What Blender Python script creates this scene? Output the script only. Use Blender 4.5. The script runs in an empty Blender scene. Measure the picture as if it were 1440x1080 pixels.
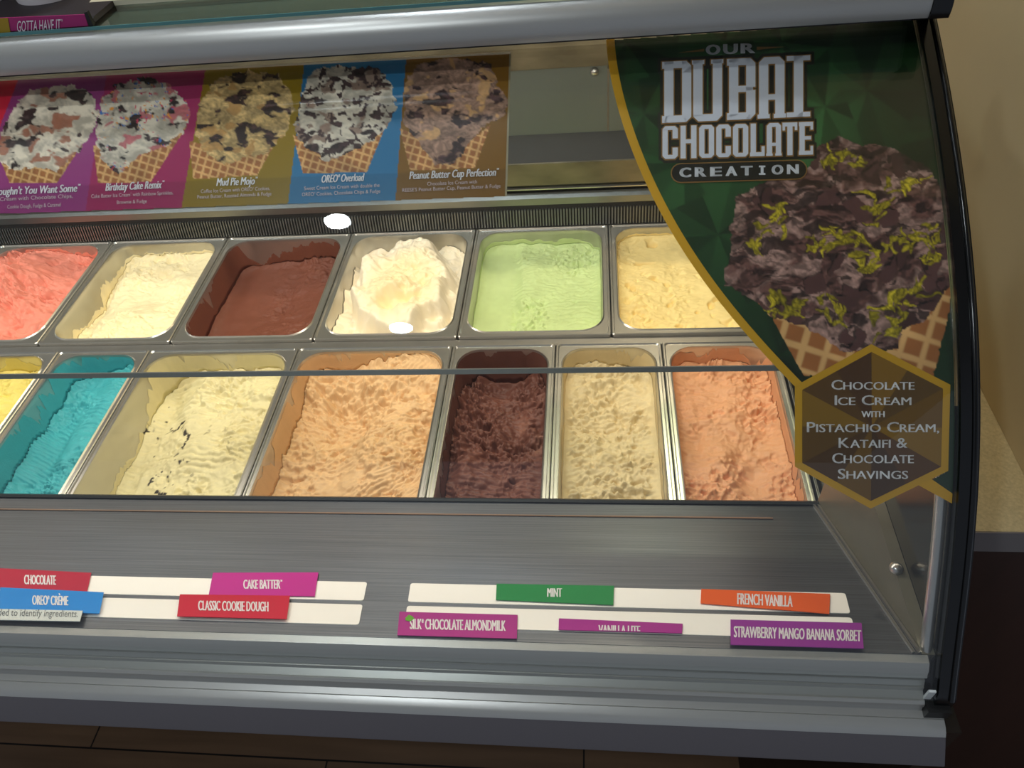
import bpy, bmesh, math, random
import numpy as np
from mathutils import Matrix, Vector
random.seed(7)
SC = bpy.context.scene
COL = SC.collection
CAMZ = 1.65                                   # camera height over the floor, metres
F = 1019.26                                   # focal length in pixels of the 1440x1080 frame
M = np.array([[0.99347127, 0.0711872, -0.08914713], [-0.00887698, -0.73081986, -0.68251266], [-0.11373666, 0.67884808, -0.72541661]])
# ---------------------------------------------------------------- camera
cam = bpy.data.cameras.new('camera'); co = bpy.data.objects.new('camera', cam); COL.objects.link(co)
cam.sensor_fit = 'HORIZONTAL'; cam.sensor_width = 36.0; cam.lens = F / 1440 * 36.0; cam.clip_start = 0.01
mw = Matrix.Identity(4)
for r in range(3):
    mw[r][0] = M[0][r]; mw[r][1] = -M[1][r]; mw[r][2] = -M[2][r]
mw[2][3] = CAMZ; co.matrix_world = mw
SC.camera = co
# ---------------------------------------------------------------- world, exposure
vs = SC.view_settings
vs.view_transform = 'Standard'; vs.look = 'None'; vs.gamma = 1.0; vs.exposure = 0.0; vs.use_curve_mapping = False
W = bpy.data.worlds.new('world'); SC.world = W; W.use_nodes = True
W.node_tree.nodes['Background'].inputs[0].default_value = (0.74, 0.83, 1.0, 1)
W.node_tree.nodes['Background'].inputs[1].default_value = 0.27
def area(name, loc, rot, sx, sy, power, color):
    l = bpy.data.lights.new(name, 'AREA'); l.shape = 'RECTANGLE'; l.size = sx; l.size_y = sy; l.energy = power; l.color = color
    o = bpy.data.objects.new(name, l); COL.objects.link(o); o.location = loc; o.rotation_euler = rot
    return o
LED_POWER = 7.2
LED_COLOR = (1.0, 0.885, 0.74)

# ---------------------------------------------------------------- geometry of the photograph
def lin(c):
    c = np.asarray(c, float) / 255.0
    return np.where(c <= 0.04045, c / 12.92, ((c + 0.055) / 1.055) ** 2.4)
def rays(px):
    px = np.atleast_2d(np.asarray(px, float))
    d = np.stack([(px[:, 0] - 720) / F, (px[:, 1] - 540) / F, np.ones(len(px))], 1)
    return d @ M                                # rows: world directions
UP = np.array([0, 0, CAMZ])
def on_x(px, v): d = rays(px); return d * (v / d[:, 0])[:, None] + UP
def on_y(px, v): d = rays(px); return d * (v / d[:, 1])[:, None] + UP
def on_z(px, v): d = rays(px); return d * ((v - CAMZ) / d[:, 2])[:, None] + UP
# curve of the front glass (y, z relative to the eye), read along its right edge
XE = 0.272; XO = 0.286
EDGE = [(1304, 0), (1318, 60), (1333, 150), (1349, 250), (1360, 350), (1368, 450), (1373, 560), (1367, 700), (1354, 850), (1338, 980)]
_e = on_x(EDGE, XO) - UP
_pf = np.polyfit(_e[:, 2], _e[:, 1], 4)
GZ = np.linspace(-0.633, -0.2555, 120)
GY = np.polyval(_pf, GZ)
_k = np.polyfit(_e[:, 2], _e[:, 1], 2)
GR = GZ / GY
GT = np.stack([np.gradient(GY), np.gradient(GZ)], 1); GT /= np.linalg.norm(GT, axis=1)[:, None]
GN = np.stack([-GT[:, 1], GT[:, 0]], 1)          # towards the customer
if GN[60, 0] > 0: GN = -GN
_o = np.argsort(GR)
def on_glass(px, off=0.0):
    d = rays(px); r = d[:, 2] / d[:, 1]
    y = np.interp(r, GR[_o], GY[_o]); z = np.interp(r, GR[_o], GZ[_o])
    z = np.minimum(z, -0.2580); y = np.where(z >= -0.25801, np.polyval(_pf, -0.2580), y)
    ny = np.interp(r, GR[_o], GN[_o, 0]); nz = np.interp(r, GR[_o], GN[_o, 1])
    p = np.stack([d[:, 0] * y / d[:, 1], y + ny * off, z + nz * off], 1)
    p[:, 0] = np.minimum(p[:, 0], XE - 0.0009)
    return p + UP
DK_B = np.array([0.508, -0.7546]); DK_F = np.array([0.262, -0.605])      # label deck: back and front edge
_dn = np.array([0, DK_B[1] - DK_F[1], 0.0]); _dn = np.array([0.0, 0.1496, 0.246]); _dn /= np.linalg.norm(_dn)
def on_deck(px, off=0.0):
    d = rays(px); c = _dn @ np.array([0, DK_B[0], DK_B[1]])
    return d * (c / (d @ _dn))[:, None] + UP + _dn * off
PAN_Z = CAMZ - 0.77

# ---------------------------------------------------------------- noise
def vnoise(x, y, seed=0):
    xi = np.floor(x).astype(np.int64); yi = np.floor(y).astype(np.int64); fx = x - xi; fy = y - yi
    fx = fx * fx * (3 - 2 * fx); fy = fy * fy * (3 - 2 * fy)
    def h(a, b):
        n = (a * 374761393 + b * 668265263 + seed * 1442695041) & 0x7fffffff
        n = ((n ^ (n >> 13)) * 1274126177) & 0x7fffffff
        return ((n ^ (n >> 16)) & 0xffff) / 65535.0
    return (h(xi, yi) * (1 - fx) + h(xi + 1, yi) * fx) * (1 - fy) + (h(xi, yi + 1) * (1 - fx) + h(xi + 1, yi + 1) * fx) * fy
def fbm(x, y, seed=0, o=4, g=0.5):
    s = 0; a = 1; t = 0
    for i in range(o):
        s = s + a * vnoise(x * 2 ** i + 17.3 * i, y * 2 ** i - 9.1 * i, seed + i); t += a; a *= g
    return s / t
def sst(a, b, x):
    t = np.clip((x - a) / (b - a), 0, 1); return t * t * (3 - 2 * t)

# ---------------------------------------------------------------- materials
def new_mat(name):
    m = bpy.data.materials.new(name); m.use_nodes = True
    return m, m.node_tree.nodes, m.node_tree.links, m.node_tree.nodes['Principled BSDF']
def mat(name, rgb, rough=0.5, metal=0.0, spec=0.5, noise=0.0, nscale=(40, 40, 40), bump=0.0, bscale=(60, 60, 60), coat=0.0, emit=None):
    m, N, L, b = new_mat(name)
    c = tuple(lin(rgb)) + (1,)
    b.inputs['Base Color'].default_value = c; b.inputs['Roughness'].default_value = rough; b.inputs['Metallic'].default_value = metal
    b.inputs['Specular IOR Level'].default_value = spec; b.inputs['Coat Weight'].default_value = coat; b.inputs['Coat Roughness'].default_value = 0.05
    tc = N.new('ShaderNodeTexCoord')
    def tex(sc, detail=4):
        mp = N.new('ShaderNodeMapping'); mp.inputs['Scale'].default_value = sc; L.new(tc.outputs['Object'], mp.inputs[0])
        t = N.new('ShaderNodeTexNoise'); t.inputs['Scale'].default_value = 1.0; t.inputs['Detail'].default_value = detail; L.new(mp.outputs[0], t.inputs['Vector'])
        return t
    if noise:
        t = tex(nscale); rp = N.new('ShaderNodeValToRGB'); L.new(t.outputs[0], rp.inputs[0])
        a = np.array(c[:3])
        rp.color_ramp.elements[0].position = 0.3; rp.color_ramp.elements[1].position = 0.7
        rp.color_ramp.elements[0].color = tuple(a * (1 - noise)) + (1,); rp.color_ramp.elements[1].color = tuple(np.minimum(a * (1 + noise), 1)) + (1,)
        L.new(rp.outputs[0], b.inputs['Base Color'])
    if bump:
        t = tex(bscale); bn = N.new('ShaderNodeBump'); bn.inputs['Strength'].default_value = bump; bn.inputs['Distance'].default_value = 0.001
        L.new(t.outputs[0], bn.inputs['Height']); L.new(bn.outputs[0], b.inputs['Normal'])
    if emit:
        b.inputs['Emission Color'].default_value = tuple(emit[0]) + (1,); b.inputs['Emission Strength'].default_value = emit[1]
    return m
def vmat(name, rough=0.5, spec=0.5, bump=0.0, sss=0.0, noise=0.0):
    m, N, L, b = new_mat(name)
    a = N.new('ShaderNodeVertexColor'); a.layer_name = 'Col'
    L.new(a.outputs[0], b.inputs['Base Color']); b.inputs['Roughness'].default_value = rough; b.inputs['Specular IOR Level'].default_value = spec
    if bump:
        tc = N.new('ShaderNodeTexCoord'); t = N.new('ShaderNodeTexNoise'); t.inputs['Scale'].default_value = 420; t.inputs['Detail'].default_value = 3
        bn = N.new('ShaderNodeBump'); bn.inputs['Strength'].default_value = bump; bn.inputs['Distance'].default_value = 0.001
        L.new(tc.outputs['Object'], t.inputs['Vector']); L.new(t.outputs[0], bn.inputs['Height']); L.new(bn.outputs[0], b.inputs['Normal'])
    return m
def glass_mat(name, tint, scale=1.0):
    m = bpy.data.materials.new(name); m.use_nodes = True; N = m.node_tree.nodes; L = m.node_tree.links
    N.remove(N['Principled BSDF']); out = N['Material Output']
    tr = N.new('ShaderNodeBsdfTransparent'); tr.inputs[0].default_value = tuple(tint) + (1,)
    gl = N.new('ShaderNodeBsdfGlossy'); gl.inputs['Roughness'].default_value = 0.0; gl.inputs[0].default_value = (1, 1, 1, 1)
    lw = N.new('ShaderNodeLayerWeight'); lw.inputs[0].default_value = 0.5
    p = N.new('ShaderNodeMath'); p.operation = 'POWER'; p.inputs[1].default_value = 5.0; L.new(lw.outputs['Facing'], p.inputs[0])
    k = N.new('ShaderNodeMath'); k.operation = 'MULTIPLY_ADD'; k.inputs[1].default_value = 0.9 * scale; k.inputs[2].default_value = 0.038 * scale; L.new(p.outputs[0], k.inputs[0])
    mx = N.new('ShaderNodeMixShader'); L.new(k.outputs[0], mx.inputs[0]); L.new(tr.outputs[0], mx.inputs[1]); L.new(gl.outputs[0], mx.inputs[2])
    L.new(gl.outputs[0], mx.inputs[2]); L.new(mx.outputs[0], out.inputs[0])
    return m
STEEL = mat('stainless_steel', (190, 188, 184), 0.28, 0.9, noise=0.06, nscale=(30, 30, 30))
PANSTEEL = mat('pan_steel', (196, 194, 188), 0.28, 0.9, noise=0.05, nscale=(25, 25, 25))
BRUSH = mat('brushed_steel', (112, 115, 120), 0.38, 0.85, noise=0.22, nscale=(6, 600, 600), bump=0.25, bscale=(8, 900, 900))
_b = BRUSH.node_tree.nodes['Principled BSDF']; _b.inputs['Anisotropic'].default_value = 0.9; _b.inputs['Roughness'].default_value = 0.42
_t = BRUSH.node_tree.nodes.new('ShaderNodeTangent'); _t.direction_type = 'RADIAL'; _t.axis = 'X'; BRUSH.node_tree.links.new(_t.outputs[0], _b.inputs['Tangent'])
DULL = mat('dull_steel', (150, 152, 148), 0.42, 1.0, noise=0.08, nscale=(12, 12, 12))
GREYP = mat('grey_panel_metal', (104, 112, 110), 0.45, 0.4, noise=0.05, nscale=(10, 10, 10))
BEIGE = mat('aged_steel', (120, 112, 92), 0.42, 0.6, noise=0.35, nscale=(14, 20, 30))
DARKM = mat('dark_metal', (38, 40, 40), 0.5, 0.4, noise=0.15, nscale=(20, 20, 20))
ALU = mat('anodised_aluminium', (176, 175, 170), 0.36, 0.5, noise=0.03, nscale=(4, 80, 80))
ALU_SHADED = mat('shaded_anodised_aluminium', (104, 99, 101), 0.38, 0.5)  # same aluminium, darkened so the colour carries the shade on the fascia front
BLACK = mat('black_gloss_trim', (9, 9, 9), 0.18, 0.0, 0.5)
BLACKM = mat('black_plastic', (14, 14, 14), 0.5)
WHITEP = mat('white_label_stock', (245, 240, 232), 0.5)
GLASS = glass_mat('clear_glass', (0.965, 0.975, 0.965))
GLASSG = glass_mat('greenish_shelf_glass', (0.72, 0.80, 0.76))
TEALE = mat('glass_edge_teal', (80, 128, 128), 0.2)
OLIVE = mat('satin_olive_steel', (112, 108, 92), 0.38, 0.35, noise=0.06)
SEAM = mat('grey_glass_seam', (96, 98, 95), 0.45)
CARD = {}
def colour(rgb, rough=0.42):
    k = (tuple(rgb), rough)
    if k not in CARD: CARD[k] = mat('print_%d_%d_%d' % tuple(rgb), rgb, rough)
    return CARD[k]
WHT = colour((238, 234, 234), 0.5)
PRINT = vmat('printed_film', 0.4, 0.3)

# ---------------------------------------------------------------- mesh helpers
def make(name, v, f, m, parent=None, smooth=None, col=None, mats=None, midx=None):
    me = bpy.data.meshes.new(name)
    v = np.asarray(v, np.float32)
    if isinstance(f, np.ndarray):
        n = len(f); k = f.shape[1]
        me.vertices.add(len(v)); me.vertices.foreach_set('co', v.ravel())
        me.loops.add(n * k); me.loops.foreach_set('vertex_index', f.astype(np.int32).ravel())
        me.polygons.add(n); me.polygons.foreach_set('loop_start', np.arange(0, n * k, k, dtype=np.int32))
        me.update(calc_edges=True)
    else:
        me.from_pydata(v.tolist(), [], [list(map(int, q)) for q in f]); me.update()
    me.validate()
    if smooth is not None:
        me.polygons.foreach_set('use_smooth', np.ones(len(me.polygons), bool))
        if smooth < 180: me.set_sharp_from_angle(angle=math.radians(smooth))
    if col is not None:
        a = me.color_attributes.new('Col', 'FLOAT_COLOR', 'POINT')
        a.data.foreach_set('color', np.concatenate([col, np.ones((len(col), 1))], 1).astype(np.float32).ravel())
    for mm in (mats or [m]): me.materials.append(mm)
    if midx is not None: me.polygons.foreach_set('material_index', np.asarray(midx, np.int32))
    o = bpy.data.objects.new(name, me); COL.objects.link(o)
    if parent: o.parent = parent; o.matrix_parent_inverse = Matrix.Translation(parent.location).inverted() if parent.parent is None else Matrix.Translation(parent.parent.location + parent.location if False else _wloc(parent)).inverted()
    return o
def _wloc(o):
    p = Vector((0, 0, 0))
    while o: p = p + o.location + o.matrix_parent_inverse.translation; o = o.parent
    return p
def tag(o, label, cat, group=None, kind=None):
    if label: o['label'] = label
    if cat: o['category'] = cat
    if group: o['group'] = group
    if kind: o['kind'] = kind
    return o
def empty(name, loc, label, cat, group=None):
    o = bpy.data.objects.new(name, None); COL.objects.link(o); o.location = loc; o.empty_display_size = 0.05
    return tag(o, label, cat, group)
class MB:
    def __init__(s): s.v = []; s.f = []
    def add(s, v, f):
        b = len(s.v); s.v += [tuple(map(float, p)) for p in v]; s.f += [[i + b for i in q] for q in f]; return s
    def box(s, a, b):
        (x0, y0, z0), (x1, y1, z1) = a, b
        return s.add([(x0, y0, z0), (x1, y0, z0), (x1, y1, z0), (x0, y1, z0), (x0, y0, z1), (x1, y0, z1), (x1, y1, z1), (x0, y1, z1)],
                     [(3, 2, 1, 0), (4, 5, 6, 7), (0, 1, 5, 4), (1, 2, 6, 5), (2, 3, 7, 6), (3, 0, 4, 7)])
    def extr(s, prof, x0, x1):                   # closed (y, z-rel-eye) outline swept along x
        n = len(prof)
        v = [(x0, y, z + CAMZ) for y, z in prof] + [(x1, y, z + CAMZ) for y, z in prof]
        f = [(i, (i + 1) % n, (i + 1) % n + n, i + n) for i in range(n)] + [tuple(range(n - 1, -1, -1)), tuple(range(n, 2 * n))]
        return s.add(v, f)
    def prism(s, poly, d):                       # planar polygon with thickness vector d
        n = len(poly); p = [np.asarray(q, float) for q in poly]; d = np.asarray(d, float)
        return s.add(p + [q + d for q in p], [tuple(range(n)), tuple(range(2 * n - 1, n - 1, -1))] + [(i, i + n, (i + 1) % n + n, (i + 1) % n) for i in range(n)])
    def tube(s, pts, r, n=10):
        pts = [Vector(p) for p in pts]; b = len(s.v)
        rr = r if hasattr(r, '__len__') else [r] * len(pts)
        for i, p in enumerate(pts):
            t = (pts[min(i + 1, len(pts) - 1)] - pts[max(i - 1, 0)]).normalized()
            u = t.orthogonal().normalized() if i == 0 else (u - t * u.dot(t)).normalized()
            w = t.cross(u)
            for k in range(n):
                a = 2 * math.pi * k / n; s.v.append(tuple(p + (u * math.cos(a) + w * math.sin(a)) * rr[i]))
        for i in range(len(pts) - 1):
            for k in range(n):
                s.f.append([b + i * n + k, b + i * n + (k + 1) % n, b + (i + 1) * n + (k + 1) % n, b + (i + 1) * n + k])
        s.f.append([b + k for k in range(n)][::-1]); s.f.append([b + (len(pts) - 1) * n + k for k in range(n)])
        return s
    def lathe(s, prof, c, n=40):                 # (r, z) about a vertical axis at c
        b = len(s.v)
        for r, z in prof:
            for k in range(n):
                a = 2 * math.pi * k / n; s.v.append((c[0] + r * math.cos(a), c[1] + r * math.sin(a), c[2] + z))
        for i in range(len(prof) - 1):
            for k in range(n):
                s.f.append([b + i * n + k, b + i * n + (k + 1) % n, b + (i + 1) * n + (k + 1) % n, b + (i + 1) * n + k])
        return s
    def build(s, name, m, parent=None, smooth=None):
        o = make(name, s.v, s.f, m, parent, smooth)
        bm = bmesh.new(); bm.from_mesh(o.data); bmesh.ops.recalc_face_normals(bm, faces=bm.faces); bm.to_mesh(o.data); bm.free()
        if smooth is not None:
            o.data.polygons.foreach_set('use_smooth', np.ones(len(o.data.polygons), bool)); o.data.set_sharp_from_angle(angle=math.radians(smooth))
        return o

# ---- flat lettering laid out in 2-D, then carried onto the surface it is printed on
def text2d(s, bold=0.0):
    c = bpy.data.curves.new('t', 'FONT'); c.body = s; c.resolution_u = 3; c.offset = bold; c.fill_mode = 'FRONT'
    o = bpy.data.objects.new('t', c); COL.objects.link(o)
    dg = bpy.context.evaluated_depsgraph_get(); me = bpy.data.meshes.new_from_object(o.evaluated_get(dg))
    v = np.array([x.co[:2] for x in me.vertices]); f = [tuple(p.vertices) for p in me.polygons]
    bpy.data.objects.remove(o); bpy.data.curves.remove(c); bpy.data.meshes.remove(me)
    return v, f
def fit_text(s, x0, x1, y, cap, slope=0.0, shear=0.0, bold=0.0, fat=0.0):
    """text in pixels: from x0 to x1, baseline y at x0, capital height cap, strokes widened sideways by fat; (R) and TM marks are set small"""
    runs = []; cur = ''
    for ch in s:
        if ch in '\u00ae\u2122':
            if cur: runs.append((cur, 0)); cur = ''
            runs.append((ch, 1))
        else: cur += ch
    if cur: runs.append((cur, 0))
    V = []; Fc = []; b = 0; x = 0.0
    for r, mark in runs:
        v, f = text2d(r.strip() if mark == 0 else r, 0.0 if mark else bold); v = v.copy(); m = v[:, 0].min(); v[:, 0] -= m
        if r.startswith(' '): x += 0.25
        if mark: v = v * 0.36; v[:, 1] += 0.42
        v[:, 0] += x; x = v[:, 0].max() + 0.05; V.append(v); Fc += [tuple(i + b for i in q) for q in f]; b += len(v)
    v = np.concatenate(V); sx = (x1 - x0) / v[:, 0].max(); ch = 0.70
    X = x0 + v[:, 0] * sx + v[:, 1] / ch * cap * shear
    Y = y - v[:, 1] / ch * cap + slope * (X - x0)
    if fat:
        n = len(X); X = np.concatenate([X - fat, X, X + fat]); Y = np.concatenate([Y, Y, Y]); Fc = Fc + [tuple(i + n for i in q) for q in Fc] + [tuple(i + 2 * n for i in q) for q in Fc]
    return np.stack([X, Y], 1), Fc
def merge2d(parts):
    V = []; Fc = []; b = 0
    for v, f in parts:
        V.append(v); Fc += [tuple(i + b for i in q) for q in f]; b += len(v)
    return np.concatenate(V), Fc
def cut_rows(v, f, step):
    bm = bmesh.new(); vv = [bm.verts.new((p[0], p[1], 0)) for p in v]
    for q in f:
        try: bm.faces.new([vv[i] for i in q])
        except ValueError: pass
    y0, y1 = v[:, 1].min(), v[:, 1].max(); y = math.ceil(y0 / step) * step
    while y < y1:
        bmesh.ops.bisect_plane(bm, geom=bm.verts[:] + bm.edges[:] + bm.faces[:], plane_co=(0, y, 0), plane_no=(0.03, 1, 0)); y += step
    bm.verts.index_update()
    V = np.array([x.co[:2] for x in bm.verts]); Fc = [tuple(x.index for x in q.verts) for q in bm.faces]; bm.free()
    return V, Fc
def print_on(name, parts, surf, off, m, parent, step=14):
    v, f = merge2d(parts)
    if step: v, f = cut_rows(v, f, step)
    o = make(name, surf(v, off), f, m, parent)
    # face the customer
    bm = bmesh.new(); bm.from_mesh(o.data)
    for q in bm.faces:
        if q.normal.dot(q.calc_center_median() - Vector((0, 0, CAMZ))) > 0: q.normal_flip()
    bm.to_mesh(o.data); bm.free()
    return o
def poly2(*p): return (np.array(p, float), [tuple(range(len(p)))])
def ribbon(a, b):
    n = len(a); return (np.array(list(a) + list(b), float), [(i, i + 1, n + i + 1, n + i) for i in range(n - 1)])
def grow(poly, d):
    p = np.array(poly, float); n = len(p); A = 0
    for i in range(n): A += p[i][0] * p[(i + 1) % n][1] - p[(i + 1) % n][0] * p[i][1]
    sg = 1 if A > 0 else -1; out = []
    for i in range(n):
        e1 = p[i] - p[i - 1]; e2 = p[(i + 1) % n] - p[i]
        n1 = np.array([e1[1], -e1[0]]) / (np.hypot(*e1) + 1e-9) * sg; n2 = np.array([e2[1], -e2[0]]) / (np.hypot(*e2) + 1e-9) * sg
        b = n1 + n2; out.append(p[i] + b / max(b @ b, 0.7) * 2 * d)
    return out

# ================================================================ THE ROOM
def wall(name, a, b, m): return tag(MB().box(a, b).build(name, m), None, None, kind='structure')
# wooden plank floor
fm, N, L, b = new_mat('plank_floor')
tc = N.new('ShaderNodeTexCoord'); mp = N.new('ShaderNodeMapping'); L.new(tc.outputs['Object'], mp.inputs[0])
mp.inputs['Location'].default_value = (0.03, 0.041, 0)
br = N.new('ShaderNodeTexBrick'); br.inputs['Scale'].default_value = 1.0; br.inputs['Brick Width'].default_value = 1.1; br.inputs['Row Height'].default_value = 0.16
br.inputs['Mortar Size'].default_value = 0.002; br.inputs['Color1'].default_value = tuple(lin((140, 108, 80))) + (1,); br.inputs['Color2'].default_value = tuple(lin((120, 92, 68))) + (1,); br.inputs['Mortar'].default_value = tuple(lin((30, 22, 18))) + (1,)
L.new(mp.outputs[0], br.inputs['Vector'])
m2 = N.new('ShaderNodeMapping'); m2.inputs['Scale'].default_value = (3, 40, 1); L.new(tc.outputs['Object'], m2.inputs[0])
nz = N.new('ShaderNodeTexNoise'); nz.inputs['Scale'].default_value = 1.0; nz.inputs['Detail'].default_value = 5; L.new(m2.outputs[0], nz.inputs['Vector'])
mx = N.new('ShaderNodeMixRGB'); mx.blend_type = 'MULTIPLY'; mx.inputs[0].default_value = 0.55; L.new(br.outputs[0], mx.inputs[1]); L.new(nz.outputs[0], mx.inputs[2]); L.new(mx.outputs[0], b.inputs['Base Color'])
b.inputs['Roughness'].default_value = 0.4
wall('floor', (-3.2, -2.2, -0.05), (1.2, 3.2, 0.0), fm)
CEILM = mat('ceiling_paint', (206, 204, 198), 0.8)
wall('ceiling', (-3.2, -2.2, 2.70), (1.2, 3.2, 2.76), CEILM)
CREAMW = mat('cream_wall_paint', (226, 205, 160), 0.55, noise=0.03, nscale=(6, 6, 6))
wall('wall_right', (0.482, 0.462, 0.9325), (1.19, 3.1, 2.70), CREAMW)
wall('wall_back', (-3.2, 3.1, 0.0), (1.2, 3.2, 2.70), mat('back_wall_paint', (196, 184, 156), 0.7))
# side counter between the case and the right wall
sc = empty('side_counter', (0.39, 0.45, 0), 'cream speckled countertop on a dark brown base beside the display case', 'counter')
MB().box((0.300, 0.449, 0.928), (1.1, 2.2, 0.932)).box((0.300, 0.452, 0.895), (1.1, 2.2, 0.928)).build('counter_slab', mat('speckled_laminate', (190, 176, 138), 0.5, noise=0.14, nscale=(300, 300, 300)), sc)
MB().box((0.300, 0.4475, 0.893), (1.1, 0.4515, 0.9315)).build('edge_strip', mat('grey_edge_banding', (128, 122, 120), 0.5), sc)
MB().box((0.304, 0.4535, 0.0), (1.1, 2.2, 0.8945)).build('counter_base', mat('dark_brown_laminate', (52, 26, 18), 0.45, noise=0.15, nscale=(30, 3, 3)), sc)

# ================================================================ THE DISPLAY CASE
XL = -2.0
case = empty('display_case', (-0.8, 0.7, 0.0), 'long glass-fronted ice cream dipping case of stainless steel and grey aluminium', 'display case')
# --- front glass
g_in = [(GY[i] + GN[i, 0] * 0.0015, GZ[i] + GN[i, 1] * 0.0015) for i in range(0, 120, 2)]
g_out = [(GY[i] + GN[i, 0] * 0.0065, GZ[i] + GN[i, 1] * 0.0065) for i in range(0, 120, 2)]
fg = MB().extr(g_in + g_out[::-1], XL, XE - 0.001).build('front_glass', GLASS, case, 40)
# grey joint that runs across the glass
r0 = rays([(0, 525.5 + 5.5)])[0]; r1 = rays([(0, 525.5 - 1.5 + 10)])[0]
sa = on_glass([(0, 533.2)], -0.0005)[0]; sb = on_glass([(0, 526.8)], -0.0005)[0]
MB().extr([(sa[1], sa[2] - CAMZ), (sb[1], sb[2] - CAMZ), (sb[1] + 0.003, sb[2] - CAMZ - 0.002), (sa[1] + 0.003, sa[2] - CAMZ - 0.002)], XL, 0.152).build('seam_strip', SEAM, fg)
# --- lamp housing above the glass (rounded metal hood)
gy, gz = GY[-1], GZ[-1]
ty = 0.640
lipc = np.stack([GY + GN[:, 0] * 0.0078, GZ + GN[:, 1] * 0.0078], 1); il_ = int(np.argmin(np.abs(lipc[:, 1] / lipc[:, 0] + 0.400)))
hood = [(lipc[i, 0], lipc[i, 1]) for i in range(119, il_ - 1, -1)] + [(lipc[il_, 0] - 0.004, lipc[il_, 1] + 0.0015)]
for a in np.linspace(200, 95, 14):
    hood.append((ty + 0.004 + 0.020 * math.cos(math.radians(a)), -0.241 + 0.0205 * math.sin(math.radians(a))))
hood += [(ty + 0.10, -0.2205), (ty + 0.11, -0.230), (ty + 0.10, -0.25), (gy + 0.045, gz - 0.003), (gy + 0.006, gz - 0.003), (gy + 0.004, gz + 0.009)]
HE = float(on_y([(1303, 14)], 0.632)[0][0])
lh = MB().extr(hood, XL, HE).build('light_housing', ALU, case, 30)
hc = np.mean(hood, 0); MB().extr([tuple(np.array(p) + (np.array(p) - hc) / np.linalg.norm(np.array(p) - hc) * 0.0015) for p in hood], HE + 0.0003, HE + 0.0150).build('end_cap', BLACK, lh, 30)
l0 = lipc[il_]; MB().extr([(l0[0] + 0.0005, l0[1] - 0.0012), (l0[0] - 0.0036, l0[1] - 0.0003), (l0[0] - 0.0036, l0[1] + 0.0009), (l0[0] + 0.0005, l0[1] + 0.0002)], XL, XE).build('lip_gasket', BLACKM, lh)
LEDM = mat('led_strip_light', (255, 250, 235), 0.5, emit=(LED_COLOR, 6.0))
MB().extr([(gy + 0.012, gz - 0.009), (gy + 0.034, gz - 0.009), (gy + 0.034, gz - 0.0031), (gy + 0.012, gz - 0.0031)], XL, XE - 0.02).build('light_strip', LEDM, lh)
la = area('led_strip_beam', (-0.72, gy + 0.023, CAMZ + gz - 0.0105), (math.radians(0), 0, 0), 1.9, 0.02, LED_POWER, LED_COLOR)
# --- glass shelf on top
sh = MB().extr([(ty + 0.001, -0.2192), (ty + 0.001, -0.2165), (1.02, -0.2165), (1.02, -0.2192)], XL, XE).build('top_shelf', GLASSG, case)
MB().extr([(ty - 0.0003, -0.2192), (ty - 0.0003, -0.2165), (ty + 0.0009, -0.2165), (ty + 0.0009, -0.2192)], XL, XE).build('polished_edge', TEALE, sh)
MB().extr([(0.690, -0.2163), (0.690, -0.2120), (0.700, -0.2108), (0.700, -0.2163)], float(on_y([(132, 17)], 0.69)[0][0]), 0.1).build('rear_rail', mat('pale_beige_rail', (196, 188, 164), 0.5), sh)
MB().extr([(0.650, -0.2163), (0.650, -0.2128), (0.654, -0.2120), (0.84, -0.2120), (0.84, -0.2163)], XL, float(on_y([(128, 20)], 0.65)[0][0])).build('dark_tray', mat('dark_tray_plastic', (34, 28, 31), 0.6), sh)
# --- label deck, rising to the customer
dd = _dn * 0.004
deck = MB().extr([tuple(DK_B), tuple(DK_F), (DK_F[0] - 0.002, DK_F[1] - 0.008), (DK_B[0] - 0.002, DK_B[1] - 0.008)], XL, 0.2606).build('label_deck', BRUSH, case)
MB().extr([(0.500, -0.7467), (0.503, -0.7452), (0.5095, -0.7527), (0.5095, -0.7640), (0.506, -0.7640), (0.506, -0.7535)], XL, 0.2606).build('deck_lip', DARKM, deck)
c0 = on_deck([(300, 718.5)])[0]
MB().extr([(0.4712, -0.7315), (0.4688, -0.7300), (0.4690, -0.7288), (0.4714, -0.7303)], XL, 0.20).build('deck_reflection', mat('tan_reflection_line', (160, 132, 114), 0.4, 0.5), deck)  # thin tan strip painted in for a reflection line on the steel
def slot(x0, x1, y0, y1):                        # a white label slot between two y on the deck
    def q(y, o): t = (DK_B[0] - y) / (DK_B[0] - DK_F[0]); z = DK_B[1] + t * (DK_F[1] - DK_B[1]); return (y + _dn[1] * o, z + _dn[2] * o)
    r = 0.0028; X = []
    ring = []
    for cx, cy, a0 in ((x1 - r, y0 - r, 0), (x0 + r, y0 - r, 90), (x0 + r, y1 + r, 180), (x1 - r, y1 + r, 270)):
        for k in range(5):
            a = math.radians(a0 + 22.5 * k); ring.append((cx + r * math.cos(a), cy + r * math.sin(a)))
    P = [(x + (0.0005 - 0.0587 * x) * (0.338 - y) / 0.06 * (x > -0.5),) + tuple(np.array(q(y, 0.0006)) + (0, CAMZ)) for x, y in ring]
    MB().prism(P, -_dn * 0.003).build('label_slot', WHITEP, deck)
    return q
for x0, x1 in ((-1.25, -0.2290), (-0.1843, 0.2300)):
    slot(x0, x1, 0.3380, 0.3098); slot(x0, x1, 0.3040, 0.2765)
for x in (0.2595, 0.2548):
    MB().extr([(DK_B[0] - 0.004, DK_B[1] + 0.0024), (DK_F[0] + 0.001, DK_F[1]), (DK_F[0] + 0.001, DK_F[1] + 0.0026), (DK_B[0] - 0.004, DK_B[1] + 0.006)], x - 0.0012, x + 0.0012).build('deck_trim', STEEL, deck)
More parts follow.
